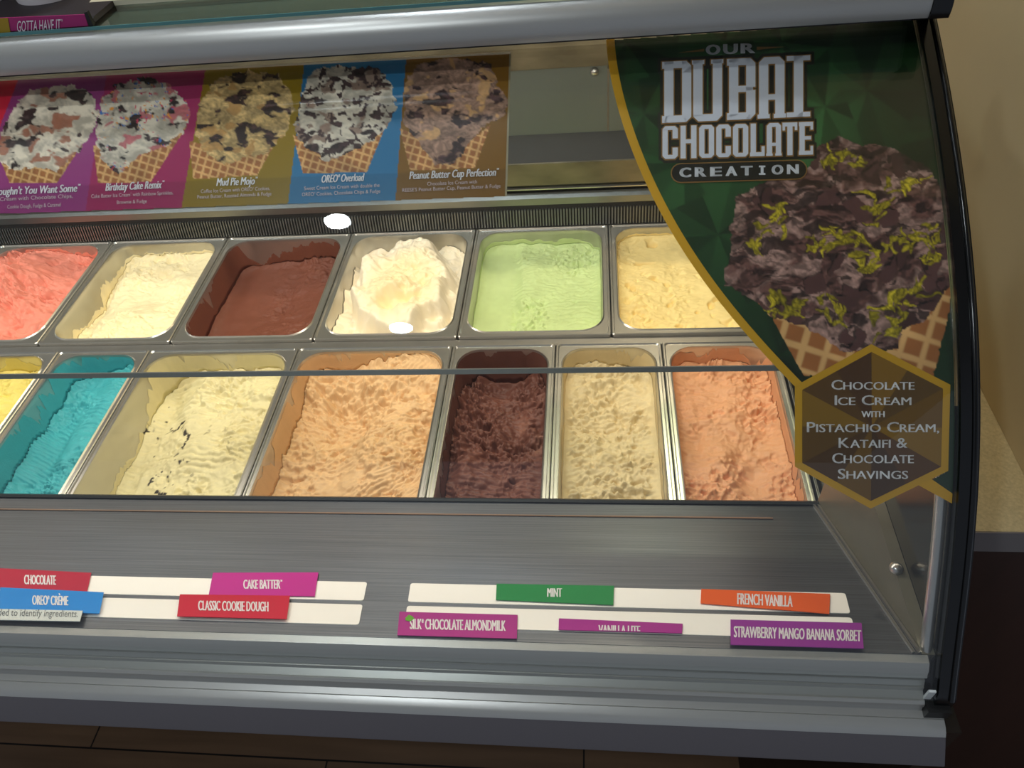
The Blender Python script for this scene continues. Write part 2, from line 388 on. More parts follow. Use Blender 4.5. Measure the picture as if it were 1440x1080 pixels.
# --- end ledge, end panel, edge rail
er = MB().extr([(0.2625, -0.6056), (0.508, -0.6056), (0.508, -0.7620), (0.2625, -0.640)], 0.2612, XE - 0.0003).build('end_ledge', OLIVE, case)
for p in ((1260, 800),):
    c = on_z([p], CAMZ - 0.6056)[0]
    MB().lathe([(0.0058, 0), (0.0058, 0.0014), (0.0055, 0.0028), (0.0042, 0.0046), (0.0022, 0.0056), (0.0001, 0.0058)], c, 20).build('bolt', STEEL, er, 50)
ENDM = mat('end_panel_steel', (84, 84, 76), 0.16, 0.9)
ep = [(GY[i] + 0.004, GZ[i] + 0.002) for i in range(0, 120, 4)]
MB().extr(ep + [(0.72, -0.255), (1.2, -0.255), (1.2, -0.80), (0.27, -0.80)], XE, XO - 0.004).build('end_panel', ENDM, case)
og = [(GY[i] + GN[i, 0] * 0.0072, GZ[i] + GN[i, 1] * 0.0072) for i in range(0, 120, 3)]
ig = [(GY[i] - GN[i, 0] * 0.012, GZ[i] - GN[i, 1] * 0.012) for i in range(0, 120, 3)]
og = [(og[0][0] - 0.002, -0.668)] + og + [(0.74, -0.235), (0.80, -0.20)]; ig = [(ig[0][0], -0.668)] + ig + [(0.74, -0.255), (0.80, -0.222)]
eg = MB().extr(og + ig[::-1], XE + 0.0002, XO).build('edge_rail', BLACK, case, 40)
t_ = [(XO - 0.0035, GY[i] + GN[i, 0] * 0.0074, CAMZ + GZ[i] + GN[i, 1] * 0.0074) for i in range(0, 120, 3)]
MB().tube(t_, 0.0022, 8).build('edge_bead', BLACK, eg, 60)
# chrome post inside the right edge
pp = [(XE - 0.0055, GY[i] + 0.010, CAMZ + GZ[i]) for i in range(2, 62, 3)]
MB().tube(pp, 0.0045, 14).build('corner_post', STEEL, case, 60)
# --- front rail (stepped aluminium profile) and fascia
rail = [(0.2620, -0.6055), (0.2555, -0.6065), (0.2515, -0.6120), (0.2498, -0.6175), (0.2485, -0.6192), (0.2488, -0.6204), (0.2530, -0.6206), (0.2530, -0.6240), (0.2488, -0.6245), (0.2462, -0.6292), (0.2485, -0.6296), (0.2485, -0.6302), (0.2452, -0.6304), (0.2443, -0.6345), (0.2385, -0.6370), (0.2368, -0.6368),
        (0.2345, -0.6385), (0.2338, -0.6420), (0.2346, -0.6440), (0.2335, -0.6478), (0.2320, -0.6490), (0.24, -0.70), (0.262, -0.70)]
MB().extr(rail, XL, 0.2655).build('front_rail', ALU, case, 25)
fas = [(0.2157, -0.6568), (0.1998, -0.6745), (0.1990, -0.6760), (0.2000, -0.6775), (0.232, -0.735), (0.235, -0.735), (0.235, -0.6575)]
MB().extr(fas, XL, 0.2815).build('fascia', ALU_SHADED, case, 30)
fas_lit = [(0.2330, -0.6480), (0.2276, -0.6492), (0.2273, -0.6500), (0.2268, -0.6495), (0.2212, -0.6512), (0.2180, -0.6535), (0.2155, -0.6567), (0.235, -0.6574)]
MB().extr(fas_lit, XL, 0.2815).build('fascia_lit_top', ALU, case, 30)  # top of the same fascia extrusion; lighter colour paints in its ceiling reflection
MB().extr([(0.228, -0.637), (0.242, -0.637), (0.242, -0.650), (0.228, -0.650)], 0.2658, 0.284).build('corner_block', BLACKM, case)
MB().box((0.2650, 0.2385, CAMZ - 0.640), (0.2705, 0.2405, CAMZ - 0.622)).build('glass_clip', mat('white_nylon_clip', (220, 222, 220), 0.4), case)
MB().extr([(0.2360, -0.7362), (0.315, -1.055), (0.62, -1.060), (0.62, -1.6499), (1.22, -1.6499), (1.22, -1.030), (0.325, -1.030), (0.245, -0.7362)], XL, 0.2815).build('base', BLACKM, case)
MB().extr([(0.222, -0.664), (1.22, -0.664), (1.22, -1.6499), (0.40, -1.6499), (0.222, -0.80)], 0.2862, 0.2985).build('end_skirt', mat('near_black_brown_skirt', (24, 16, 13), 0.4), case)
# --- back of the well
MB().extr([(1.170, -0.5050), (1.176, -0.5050), (1.176, -0.640), (1.170, -0.640)], XL, 0.0245).build('back_panel', GREYP, case)
MB().extr([(1.170, -0.5050), (1.176, -0.5050), (1.176, -0.640), (1.170, -0.640)], 0.0275, XE).build('back_panel', GREYP, case)
MB().extr([(1.163, -0.4700), (1.19, -0.470), (1.19, -0.515), (1.177, -0.515), (1.177, -0.5035), (1.163, -0.5035)], XL, XE).build('back_top_strip', BEIGE, case)
bl = MB().extr([(1.1695, -0.6190), (1.1400, -0.6560), (1.1400, -0.664), (1.1695, -0.664)], XL, XE).build('back_ledge', DARKM, case)
MB().extr([(1.1398, -0.6555), (1.137, -0.6565), (1.137, -0.6985), (1.1398, -0.6985)], XL, XE).build('back_channel', BEIGE, case)
MB().extr([(1.146, -0.699), (1.16, -0.699), (1.16, -0.76), (1.146, -0.76)], XL, XE).build('back_recess', BLACKM, case)
MB().extr([(1.1400, -0.7040), (1.136, -0.7052), (1.136, -0.7072), (1.1400, -0.7072)], XL, XE).build('back_bead', STEEL, case)
MB().extr([(1.1400, -0.7150), (1.128, -0.7200), (1.1265, -0.7320), (1.1400, -0.7300)], XL, XE).build('back_strip', DULL, case)
c = on_y([(836, 100)], 1.1695)[0]
kb = MB(); kb.tube([c + np.array([0, -0.0005, 0]), c + np.array([0, -0.003, 0]), c + np.array([0, -0.006, 0]), c + np.array([0, -0.0075, 0])], [0.0068, 0.0068, 0.0052, 0.001], 14); kb.build('knob', STEEL, case, 50)
vg = MB().extr([(1.1280, -0.7330), (1.1170, -0.7690), (1.1180, -0.7720), (1.1380, -0.7720), (1.1380, -0.7330)], XL, XE).build('vent_grille', BLACKM, case)
tb = MB()
for i in range(300):
    x = -1.35 + i * 0.0054
    tb.add([(x, 1.1262, CAMZ - 0.7400), (x + 0.0022, 1.1262, CAMZ - 0.7400), (x + 0.0022, 1.1170, CAMZ - 0.7690), (x, 1.1170, CAMZ - 0.7690), (x, 1.1222, CAMZ - 0.7400), (x + 0.0022, 1.1222, CAMZ - 0.7400), (x + 0.0022, 1.1140, CAMZ - 0.7690), (x, 1.1140, CAMZ - 0.7690)],
           [(4, 5, 6, 7), (0, 4, 7, 3), (1, 2, 6, 5), (0, 1, 5, 4), (3, 7, 6, 2)])
tb.build('vent_fins', DULL, vg)
# --- steel frame the pans hang in, and the well
fr = MB()
fr.box((XL, 1.114, PAN_Z - 0.016), (XE, 1.137, PAN_Z - 0.004)); fr.box((XL, 0.8064, PAN_Z - 0.020), (XE, 0.8230, PAN_Z - 0.0065)); fr.box((0.2705, 0.515, PAN_Z - 0.016), (XE - 0.0003, 1.114, PAN_Z - 0.003))
fr.build('pan_frame', STEEL, case)
MB().box((XL, 0.460, PAN_Z - 0.25), (XE, 1.16, PAN_Z - 0.24)).box((XL, 1.141, PAN_Z - 0.24), (XE, 1.146, PAN_Z - 0.01)).build('well', DULL, case)

# ================================================================ PANS AND ICE CREAM
def rrect(w, l, r, n=18):
    out = []
    for cx, cy, a0 in ((w / 2 - r, l / 2 - r, 0), (-w / 2 + r, l / 2 - r, 90), (-w / 2 + r, -l / 2 + r, 180), (w / 2 - r, -l / 2 + r, 270)):
        for k in range(n + 1):
            a = math.radians(a0 + 90 * k / n); out.append((cx + r * math.cos(a), cy + r * math.sin(a)))
    return out
TAPER = 0.05
def pan_mesh(w, l, fl=0.0125, flb=0.0125, deep=0.15):
    iw = w - 2 * fl; il = l - 2 * flb; r = min(0.036, iw * 0.24)
    rings = [(w, l, 0.004, -0.013), (w, l, 0.004, -0.0012), (w - 0.0024, l - 0.0024, 0.004, 0.0), (w - 0.006, l - 0.006, 0.005, 0.0), (w - 0.009, l - 0.009, 0.006, -0.0022),
             (iw + 0.006, il + 0.006, r + 0.003, -0.0022), (iw + 0.002, il + 0.002, r + 0.001, -0.0004), (iw, il, r, -0.003), (iw - 0.0008, il - 0.0008, r, -0.010),
             (iw - 2 * TAPER * 0.06, il - 2 * TAPER * 0.06, r, -0.06), (iw - 2 * TAPER * deep, il - 2 * TAPER * deep, r, -deep + 0.012), (iw - 2 * TAPER * deep - 0.016, il - 2 * TAPER * deep - 0.016, r * 0.8, -deep)]
    b = MB(); n = None
    for rw, rl, rr, z in rings:
        p = rrect(rw, rl, rr); n = len(p); b.v += [(x, y, z) for x, y in p]
    for i in range(len(rings) - 1):
        for k in range(n): b.f.append([i * n + k, i * n + (k + 1) % n, (i + 1) * n + (k + 1) % n, (i + 1) * n + k])
    b.f.append([(len(rings) - 1) * n + k for k in range(n)])
    return b, iw, il, r
ICE = vmat('ice_cream', 0.55, 0.35, bump=0.35)
def ice_mesh(name, w, l, r, hf, cf, film, seed, loc, res=0.0015):
    nu = int(w / res); nv = int(l / res)
    A = np.linspace(-1, 1, nu); V = np.linspace(-l / 2, l / 2, nv)
    a, v = np.meshgrid(A, V)
    over = np.clip(np.abs(v) - (l / 2 - r), 0, r)
    hw = w / 2 - r + np.sqrt(np.maximum(r * r - over ** 2, 0))
    u = a * hw
    ed = np.minimum((1 - np.abs(a)) * hw, l / 2 - np.abs(v))          # distance to the wall
    U = u / (w / 2); Vn = v / (l / 2)
    h = hf(u, v, U, Vn, ed)
    h = h + 0.007 * np.exp(-ed / 0.006) * (0.3 + 1.4 * fbm(u * 40 + 3, v * 40, seed + 77, 3))
    h = np.minimum(h, -0.004 + 1.1 * ed)
    sh = (w / 2 - 0.0008 - TAPER * np.maximum(-h, 0)) / (w / 2); sl = (l / 2 - 0.0008 - TAPER * np.maximum(-h, 0)) / (l / 2)
    P = np.stack([u * sh, v * sl, h], -1).reshape(-1, 3)
    C = cf(u, v, U, Vn, ed, h).reshape(-1, 3)
    idx = np.arange(nu * nv).reshape(nv, nu)
    Fq = np.stack([idx[:-1, :-1], idx[:-1, 1:], idx[1:, 1:], idx[1:, :-1]], -1).reshape(-1, 4)
    if film:
        loop = np.concatenate([idx[0, :], idx[1:, -1], idx[-1, -2::-1], idx[-2:0:-1, 0]])
        n = len(loop); t = np.arange(n)
        bp = P[loop]; k = 6; rings = [loop]; fv = []; fc = []
        th = np.arctan2(bp[:, 1] / l, bp[:, 0] / w)
        hgt = film(th, bp[:, 0] / (w / 2), bp[:, 1] / (l / 2)) * np.clip(3.4 * fbm(bp[:, 0] * 24 + 50, bp[:, 1] * 24 + 50, seed, 5, 0.6) - 0.8, 0, 2)
        hgt = np.minimum(hgt, np.maximum(-0.004 - bp[:, 2], 0))
        for j in range(1, k + 1):
            z = bp[:, 2] + hgt * j / k
            d0 = TAPER * np.maximum(-bp[:, 2], 0); d1 = TAPER * np.maximum(-z, 0)
            s1 = (w / 2 - d1 - 0.0006 + 0.00035 * (j == k)) / (w / 2 - d0 - 0.0008); s2 = (l / 2 - d1 - 0.0006 + 0.00035 * (j == k)) / (l / 2 - d0 - 0.0008)
            lump = (fbm(t * 0.12, z * 300, seed + 5, 3) - 0.5) * 0.0016 * (j < k)
            s1 = s1 - np.maximum(lump, 0) / w; s2 = s2 - np.maximum(lump, 0) / l
            fv.append(np.stack([bp[:, 0] * s1, bp[:, 1] * s2, z], 1)); fc.append(C[loop] * (0.90 + 0.12 * fbm(t * 0.05, z * 200, seed + 9, 3))[:, None])
            rings.append(len(P) + (j - 1) * n + t)
        for j in range(k):
            q = np.stack([rings[j], np.roll(rings[j], -1), np.roll(rings[j + 1], -1), rings[j + 1]], 1); keep = (hgt > 0.001) | (np.roll(hgt, -1) > 0.001)
            Fq = np.concatenate([Fq, q[keep]])
        P = np.concatenate([P] + fv); C = np.concatenate([C] + fc)
    o = make(name, P, Fq, ICE, None, 180, C)
    o.location = loc
    return o
def crinkle(u, v, seed, amp=0.0016, k=70, ripple=0.0, rk=420, rdir=(0.2, 1.0), curve=0.0):
    wu = u + 0.010 * (fbm(u * 45, v * 45, seed + 51, 2) - 0.5); wv = v + 0.010 * (fbm(u * 45 + 31, v * 45, seed + 52, 2) - 0.5)
    n1 = fbm(wu * k, wv * k, seed, 5, 0.55)
    rd = 1 - np.abs(2 * fbm(wu * k * 0.8 + 40, wv * k * 1.3 + 40, seed + 3, 4, 0.55) - 1)
    amp = amp * 1.6 * (0.22 + 1.15 * sst(0.34, 0.62, fbm(u * 13 + 2, v * 11 + 5, seed + 61, 3))); big = 0.016 * (fbm(u * 13 + 70, v * 13, seed + 62, 3) - 0.5)
    h = (n1 - 0.5) * amp * 3.6 + (rd ** 4 - 0.4) * amp * 2.0
    pits = sst(0.60, 0.75, fbm(wu * k * 1.1 + 7, wv * k * 1.9, seed + 41, 3)); h = h - pits * amp * 2.2
    msk = sst(0.48, 0.62, fbm(u * 24 + 5, v * 24 + 90, seed + 21, 3))
    h = h + msk * amp * 4.0 * (fbm(wu * k * 2.6, wv * k * 3.6, seed + 31, 3) - 0.5)
    h = h + big
    if ripple:
        ph = (u * rdir[0] + v * rdir[1] + curve * u * u) * rk + 7.5 * fbm(u * 26, v * 26, seed + 7, 3)
        h = h + ripple * 1.6 * (np.abs(np.sin(ph)) ** 0.7 - 0.6) * sst(0.34, 0.60, fbm(u * 14 + 9, v * 14 + 3, seed + 11, 3)) * (0.4 + 1.2 * fbm(u * 60, v * 30, seed + 12, 2))
    return h
def gauss(u, v, cu, cv, su, sv): return np.exp(-((u - cu) / su) ** 2 - ((v - cv) / sv) ** 2)
def plain(rgb, dark=0.10, seed=1, light=0.06):
    c = lin(rgb)
    def f(u, v, U, V, ed, h):
        n = fbm(u * 25, v * 25, seed, 4)[..., None]; k = fbm(u * 120, v * 120, seed + 5, 2)[..., None]
        return np.clip(c * (1 - dark + (dark + light) * n) * (0.95 + 0.1 * k), 0, 1)
    return f
# every flavour: colour, surface, film on the pan walls
def h_pink(u, v, U, V, ed): return -0.026 + 0.050 * gauss(U, V, -0.25, 0.25, 0.62, 0.75) + 0.016 * (fbm(u * 22, v * 22, 3, 3) - 0.5) * 2 + crinkle(u, v, 11, 0.0026, 55)
def h_cream(u, v, U, V, ed): return -0.030 - 0.028 * sst(-0.55, -1.0, U + 0.1 * V) + 0.012 * (fbm(u * 16, v * 16, 5, 3) - 0.5) * 2 + 0.006 * gauss(U, V, -0.3, -0.4, .5, .5) + crinkle(u, v, 12, 0.0013, 50)
def h_choc(u, v, U, V, ed): return -0.050 - 0.014 * gauss(U, V, 0.05, 0.1, .55, .6) - 0.012 * sst(0.2, -0.9, U) + 0.014 * (fbm(u * 14, v * 14, 23, 3) - 0.5) + crinkle(u, v, 13, 0.0016, 45) * sst(-0.5, 0.4, U + 0.3 * V)
def h_white(u, v, U, V, ed):
    wu = U + 0.45 * (fbm(u * 16, v * 16, 71, 3) - 0.5); wv = V + 0.45 * (fbm(u * 16 + 9, v * 16, 72, 3) - 0.5)
    d = np.hypot((wu - 0.04) / 0.93, (wv - 0.04) / 0.98)
    h = -0.042 + 0.046 * sst(1.03, 0.80, d) + 0.003 * gauss(U, V, 0.0, 0.45, .5, .35)
    h = h - 0.020 * sst(0.6, 0.3, np.hypot((wu - 0.08) / 0.62, (wv + 0.35) / 0.36)) + 0.012 * gauss(U, V, 0.0, -0.12, .2, .10) + 0.008 * gauss(U, V, -0.6, -0.45, .25, .3)
    return h + 0.034 * (fbm(u * 30, v * 30, 9, 3) - 0.5) + crinkle(u, v, 14, 0.0011, 42)
def h_mint(u, v, U, V, ed): return -0.030 - 0.007 * sst(-0.25, -0.42, U + 0.05 * V) + 0.004 * (fbm(u * 14, v * 14, 6, 3) - 0.5) * 2 + crinkle(u, v, 15, 0.0017, 70, 0.0012, 330, (0.1, 1)) * sst(-0.55, -0.2, U)
def h_yellow(u, v, U, V, ed): return -0.026 + 0.004 * (fbm(u * 12, v * 12, 16, 3) - 0.5) * 2 - 0.006 * np.maximum(fbm(u * 45, v * 60, 66, 2) - 0.68, 0) / 0.1 + crinkle(u, v, 16, 0.0007, 60)
def h_lemon(u, v, U, V, ed): return -0.040 + 0.01 * (fbm(u * 20, v * 20, 36, 3) - 0.5) * 2 + crinkle(u, v, 17, 0.002, 60)
def h_teal(u, v, U, V, ed): return -0.056 + 0.024 * sst(-0.4, 0.55, U + 0.15 * V) - 0.014 * gauss(U, V, -0.5, -0.35, .35, .5) + 0.006 * (fbm(u * 22, v * 22, 46, 3) - 0.5) * 2 + crinkle(u, v, 18, 0.0017, 60, 0.0030, 430, (0.35, 1))
def h_cook(u, v, U, V, ed): return -0.074 + 0.036 * sst(-0.85, 0.0, U + 0.15 * V) - 0.012 * gauss(U, V, 0.15, 0.55, .3, .25) - 0.006 * gauss(U, V, -0.3, -0.4, .3, .5) + 0.010 * (fbm(u * 20, v * 20, 56, 3) - 0.5) * 2 + crinkle(u, v, 19, 0.0016, 50, 0.0026, 330, (0.1, 1))
def h_tan(u, v, U, V, ed): return -0.056 + 0.030 * sst(-0.7, 0.75, U) - 0.026 * gauss(U, V, -0.3, 0.36, .42, .34) + 0.012 * gauss(U, V, 0.35, 0.0, .3, .2) + 0.014 * sst(0.55, 1.0, V) + 0.012 * (fbm(u * 18, v * 18, 76, 3) - 0.5) * 2 + 0.010 * gauss(U, V, 0.2, -0.35, .3, .35) + crinkle(u, v, 20, 0.0018, 50, 0.0028, 370, (-0.25, 1), -4.5)
def h_dark(u, v, U, V, ed): return -0.048 - 0.012 * sst(0.75, 0.35, np.abs(U)) + 0.020 * gauss(U, V, -0.2, -0.15, .6, .5) - 0.018 * sst(0.62, 0.85, V) + 0.012 * (fbm(u * 26, v * 26, 86, 3) - 0.5) * 2 + crinkle(u, v, 21, 0.0026, 60, 0.0022, 380, (0.1, 1))
def h_van(u, v, U, V, ed): return -0.040 - 0.012 * gauss(U, V, 0.0, 0.35, .6, .35) + 0.008 * (fbm(u * 24, v * 24, 96, 3) - 0.5) * 2 + 0.006 * gauss(U, V, 0, -0.3, .7, .3) + crinkle(u, v, 22, 0.0016, 55, 0.0026, 360, (-0.2, 1), 3) * sst(1.0, 0.8, np.abs(U))
def h_org(u, v, U, V, ed):
    sc_ = gauss(U, V, 0.35, -0.45, .42, .42)
    return -0.034 - 0.014 * sc_ + 0.010 * (fbm(u * 24, v * 24, 106, 3) - 0.5) * 2 + 0.008 * gauss(U, V, -0.25, -0.35, .25, .25) + crinkle(u, v, 23, 0.0022, 60, 0.0012, 400) * (1 - 0.85 * sc_)
def c_cook(u, v, U, V, ed, h):
    c = plain((216, 205, 158), 0.10, 31)(u, v, U, V, ed, h)
    m = (sst(0.70, 0.76, fbm(u * 95, v * 95, 120, 3)) * sst(0.50, 0.62, fbm(u * 18 + 3, v * 18, 121, 2)) * sst(0.3, -0.1, U))[..., None]
    return c * (1 - m) + lin((38, 30, 24)) * m
def c_dark(u, v, U, V, ed, h):
    c = plain((104, 62, 50), 0.25, 33, 0.2)(u, v, U, V, ed, h)
    m = (sst(0.55, 0.7, fbm(u * 30, v * 22, 130, 3)) * 0.5 * sst(0.3, 0.6, U))[..., None]
    return c * (1 - m) + lin((150, 108, 92)) * m
def c_white(u, v, U, V, ed, h):
    m = sst(0.9, 0.35, np.hypot(U - .08, V + 0.05))[..., None]
    return plain((252, 240, 214), 0.05, 34)(u, v, U, V, ed, h) * (1 - m) + plain((248, 230, 186), 0.08, 35)(u, v, U, V, ed, h) * m
def film(base, back=0.0, left=0.0, right=0.0, front=0.0):
    def f(th, a, b):
        return base + back * sst(0.5, 0.95, b) + left * sst(-0.6, -0.95, a) + right * sst(0.6, 0.95, a) + front * sst(-0.5, -0.95, b)
    return f
HX = 0.77
B = [x * HX for x in (-1.530, -1.216, -0.907, -0.588, -0.280, 0.034, 0.347)]
Fx = [x * HX for x in (-1.362, -1.150, -0.940, -0.610, -0.285, -0.0765, 0.130, 0.347)]
BY0, BY1 = 0.8235, 1.1135
FY0, FY1 = 0.4720, 0.8060
rows = [
 (B, BY0, BY1, 0.0125, [
  ('coral pink ice cream heaped in a rough mound, back row', (232, 142, 122), h_pink, None, film(0.0, 0.01), None),
  ('cream white ice cream filling the back row pan between coral pink and dark chocolate', (248, 234, 190), h_cream, None, film(0.004, 0.0, 0.012), None),
  ('smooth dark chocolate ice cream scraped low in a wide back row pan', (122, 70, 52), h_choc, None, film(0.02, 0.006, 0.05, 0.03), None),
  ('fluffy off-white ice cream with a hollow scoop mark, piled above its pan rim', None, h_white, c_white, None, None),
  ('pale mint green ice cream, level and crinkled, in the back row', (198, 217, 152), h_mint, None, film(0.004, 0.004), None),
  ('smooth butter yellow ice cream half behind the green poster, back row', (250, 224, 152), h_yellow, None, film(0.003), None)]),
 (Fx, FY0, FY1, 0.0110, [
  ('lemon yellow ice cream at the far left of the front row', (224, 206, 112), h_lemon, None, film(0.01, 0.01), None),
  ('bright teal blue ice cream with scraped sides in a narrow front row pan', (66, 166, 174), h_teal, None, film(0.010, 0.03, 0.05), None),
  ('pale yellow ice cream flecked with dark cookie crumbs in a wide front row pan', None, h_cook, c_cook, film(0.006, 0.045, 0.012), None),
  ('caramel tan ice cream with rippled scoop marks in a wide front row pan', (212, 174, 126), h_tan, None, film(0.012, 0.05, 0.035, 0.02), None),
  ('dark chocolate ice cream with lumpy ridges in a narrow front row pan', None, h_dark, c_dark, film(0.028, 0.02, 0.02, 0.02), None),
  ('beige vanilla ice cream in the narrow front row pan between chocolate and orange', (214, 195, 150), h_van, None, film(0.010, 0.035, 0.006, 0.006), None),
  ('orange sherbet at the right end of the front row', (222, 164, 120), h_org, None, film(0.012, 0.012, 0.01, 0.014), None)])]
pan_lab = {0: 'the coral pink ice cream', 1: 'the cream white ice cream', 2: 'the smooth dark chocolate', 3: 'the fluffy off-white ice cream', 4: 'the mint green ice cream', 5: 'the butter yellow ice cream',
           6: 'the lemon yellow ice cream', 7: 'the bright teal ice cream', 8: 'the cookie-flecked ice cream', 9: 'the caramel tan ice cream', 10: 'the lumpy dark chocolate', 11: 'the beige vanilla ice cream', 12: 'the orange sherbet'}
k = 0
for X, y0, y1, fl, lst in rows:
    for i, (lab, rgb, hf, cf, fm_, _) in enumerate(lst):
        w = X[i + 1] - X[i] - 0.0016; l = y1 - y0; c = ((X[i] + X[i + 1]) / 2, (y0 + y1) / 2, PAN_Z)
        if i == 6 and k == 12: c = (c[0], c[1], c[2])
        mb, iw, il, r = pan_mesh(w, l, fl)
        o = mb.build('steel_pan', PANSTEEL, None, 35); o.location = c
        tag(o, 'stainless steel pan in the %s row holding %s' % ('back' if X is B else 'front', pan_lab[k]), 'pan', 'steel pans in the dipping case')
        oi = ice_mesh('ice_cream', iw, il, r, hf, cf or plain(rgb, 0.10, 60 + k), fm_, 200 + k, c)
        tag(oi, lab, 'ice cream', 'ice creams in the dipping case')
        k += 1

# ================================================================ FLAVOUR CARDS ON THE DECK
def card(pts, rgb, text, tx, label, cap, slope=0.02, shear=0.10, off=0.0022, tcol=None, clip=None, bold=0.45):
    P = on_deck(pts, off)
    e = empty('flavor_card', tuple(P.mean(0) - _dn * 0.0006), label, 'label', 'flavour cards on the steel deck')
    MB().prism(P, -_dn * 0.0006).build('card', colour(rgb), e)
    pr = [fit_text(text, tx[0], tx[1], tx[2], cap, slope, shear, 0.0, bold)]
    if clip:
        v, f = pr[0]; bm = bmesh.new(); vv = [bm.verts.new((p[0], p[1], 0)) for p in v]
        for q in f:
            if len(set(q)) > 2: bm.faces.new([vv[i] for i in q])
        bmesh.ops.bisect_plane(bm, geom=bm.verts[:] + bm.edges[:] + bm.faces[:], plane_co=(clip[0], clip[1], 0), plane_no=(clip[2], clip[3], 0), clear_outer=True)
        bm.verts.index_update(); pr = [(np.array([x.co[:2] for x in bm.verts]), [tuple(x.index for x in q.verts) for q in bm.faces])]; bm.free()
    print_on('lettering', pr, on_deck, off + 0.0003, tcol or WHT, e, None)
    return e
card([(-30, 800), (129, 808), (123, 835), (-34, 829)], (172, 24, 54), 'CHOCOLATE', (35, 79, 824.5), 'crimson flavour card reading CHOCOLATE at the far left', 13.5, 0.02, 0)
card([(2, 831), (147, 838), (141, 868), (-4, 863)], (24, 128, 206), 'OREO\u00ae CR\u00c8ME', (47, 97, 856), 'blue flavour card with white lettering at the lower left', 13.5, 0.02, 0, off=0.0042)
card([(300, 808), (448, 807.5), (443, 841), (294, 839)], (186, 36, 136), 'CAKE BATTER\u2122', (343, 397, 831), 'magenta flavour card reading CAKE BATTER', 13, 0.0, 0)
card([(254, 841), (408.5, 843), (404, 876), (250, 872)], (192, 14, 48), 'CLASSIC COOKIE DOUGH', (280, 378, 864), 'red flavour card reading CLASSIC COOKIE DOUGH', 14, 0.018, 0, off=0.0042)
e = card([(562, 863), (728, 867.5), (727, 901), (559, 896)], (164, 40, 128), 'SILK\u00ae CHOCOLATE ALMONDMILK', (577, 711, 888), 'purple flavour card reading CHOCOLATE ALMONDMILK with a green sprig', 15, 0.02, 0)
print_on('leaf_mark', [poly2((570, 873), (575, 868), (580, 870), (583, 873.5), (577, 877.5), (571, 876))], on_deck, 0.0027, colour((96, 160, 40)), e, None)
card([(698.5, 823.5), (863.5, 826.5), (862.5, 853.5), (697.5, 846)], (30, 128, 66), 'MINT', (770, 790, 842.5), 'green flavour card reading MINT in the back slot', 13, 0.01, 0, clip=(770, 830.5, 0, -1))
card([(786, 872.5), (960, 880), (959, 893.5), (785.5, 888.5)], (160, 34, 134), 'VANILLA LITE', (842, 900, 896.5), 'purple flavour card reading VANILLA LITE, sunk half out of sight in its slot', 14.5, 0.02, 0, clip=(842, 889.6, -0.03, 1))
card([(986, 831), (1167, 838), (1166, 866), (985, 851)], (222, 88, 22), 'FRENCH VANILLA', (1037, 1114, 853), 'orange flavour card reading FRENCH VANILLA', 16, 0.05, 0, clip=(1037, 836.5, -0.03, -1))
card([(1027, 877), (1211, 882), (1214, 918), (1027, 912.5)], (140, 42, 142), 'STRAWBERRY MANGO BANANA SORBET', (1032, 1210, 902.5), 'violet flavour card reading STRAWBERRY MANGO BANANA SORBET at the far right', 16, 0.033, 0, off=0.0042)
card([(-60, 862), (118, 866), (114, 881), (-64, 877.5)], (196, 202, 200), 'ded to identify ingredients.', (-1, 111, 873), 'pale grey notice strip about identifying ingredients, under the blue card', 9.5, 0.02, 0.15, off=0.0056, tcol=colour((92, 96, 100)), bold=0.0)

# ================================================================ CONE STRIP ON THE GLASS
def raster(name, x0, x1, y0, y1, step, art, inside, off, parent, lab=None):
    nx = int((x1 - x0) / step) + 1; ny = int((y1 - y0) / step) + 1
    X, Y = np.meshgrid(np.linspace(x0, x1, nx), np.linspace(y0, y1, ny)); X = X.ravel(); Y = Y.ravel()
    ins = inside(X, Y); idx = np.arange(nx * ny).reshape(ny, nx)
    q = np.stack([idx[:-1, :-1], idx[1:, :-1], idx[1:, 1:], idx[:-1, 1:]], -1).reshape(-1, 4)
    q = q[ins[q].all(1)]
    use = np.unique(q); mp_ = -np.ones(nx * ny, int); mp_[use] = np.arange(len(use))
    return make(name, on_glass(np.stack([X[use], Y[use]], 1), off), mp_[q], PRINT, parent, 180, np.clip(art(X[use], Y[use]), 0, 1))
def inpoly(X, Y, poly):
    r = np.zeros(len(X), bool); n = len(poly)
    for i in range(n):
        (xa, ya), (xb, yb) = poly[i], poly[(i + 1) % n]
        if ya == yb: continue
        c = ((ya > Y) != (yb > Y)) & (X < (xb - xa) * (Y - ya) / (yb - ya) + xa); r ^= c
    return r
PB = 1.75                                       # ink values: photographed print against its own white
def ink(rgb): return np.minimum(lin(rgb) * PB, 0.9)
def mixc(a, b, t): return a * (1 - t[:, None]) + b * t[:, None]
def st_top(x): return 112.5 - 0.0532 * x
def st_bot(x): return 301.5 - 0.0345 * x
bnd = [(-400, -420), (26, -50), (150, 120), (289, 255), (428, 405), (571, 556), (900, 900)]   # panel borders: x at top, x at bottom
bgs = [(176, 18, 44), (122, 42, 96), (130, 24, 70), (116, 92, 4), (28, 92, 128), (104, 70, 10)]
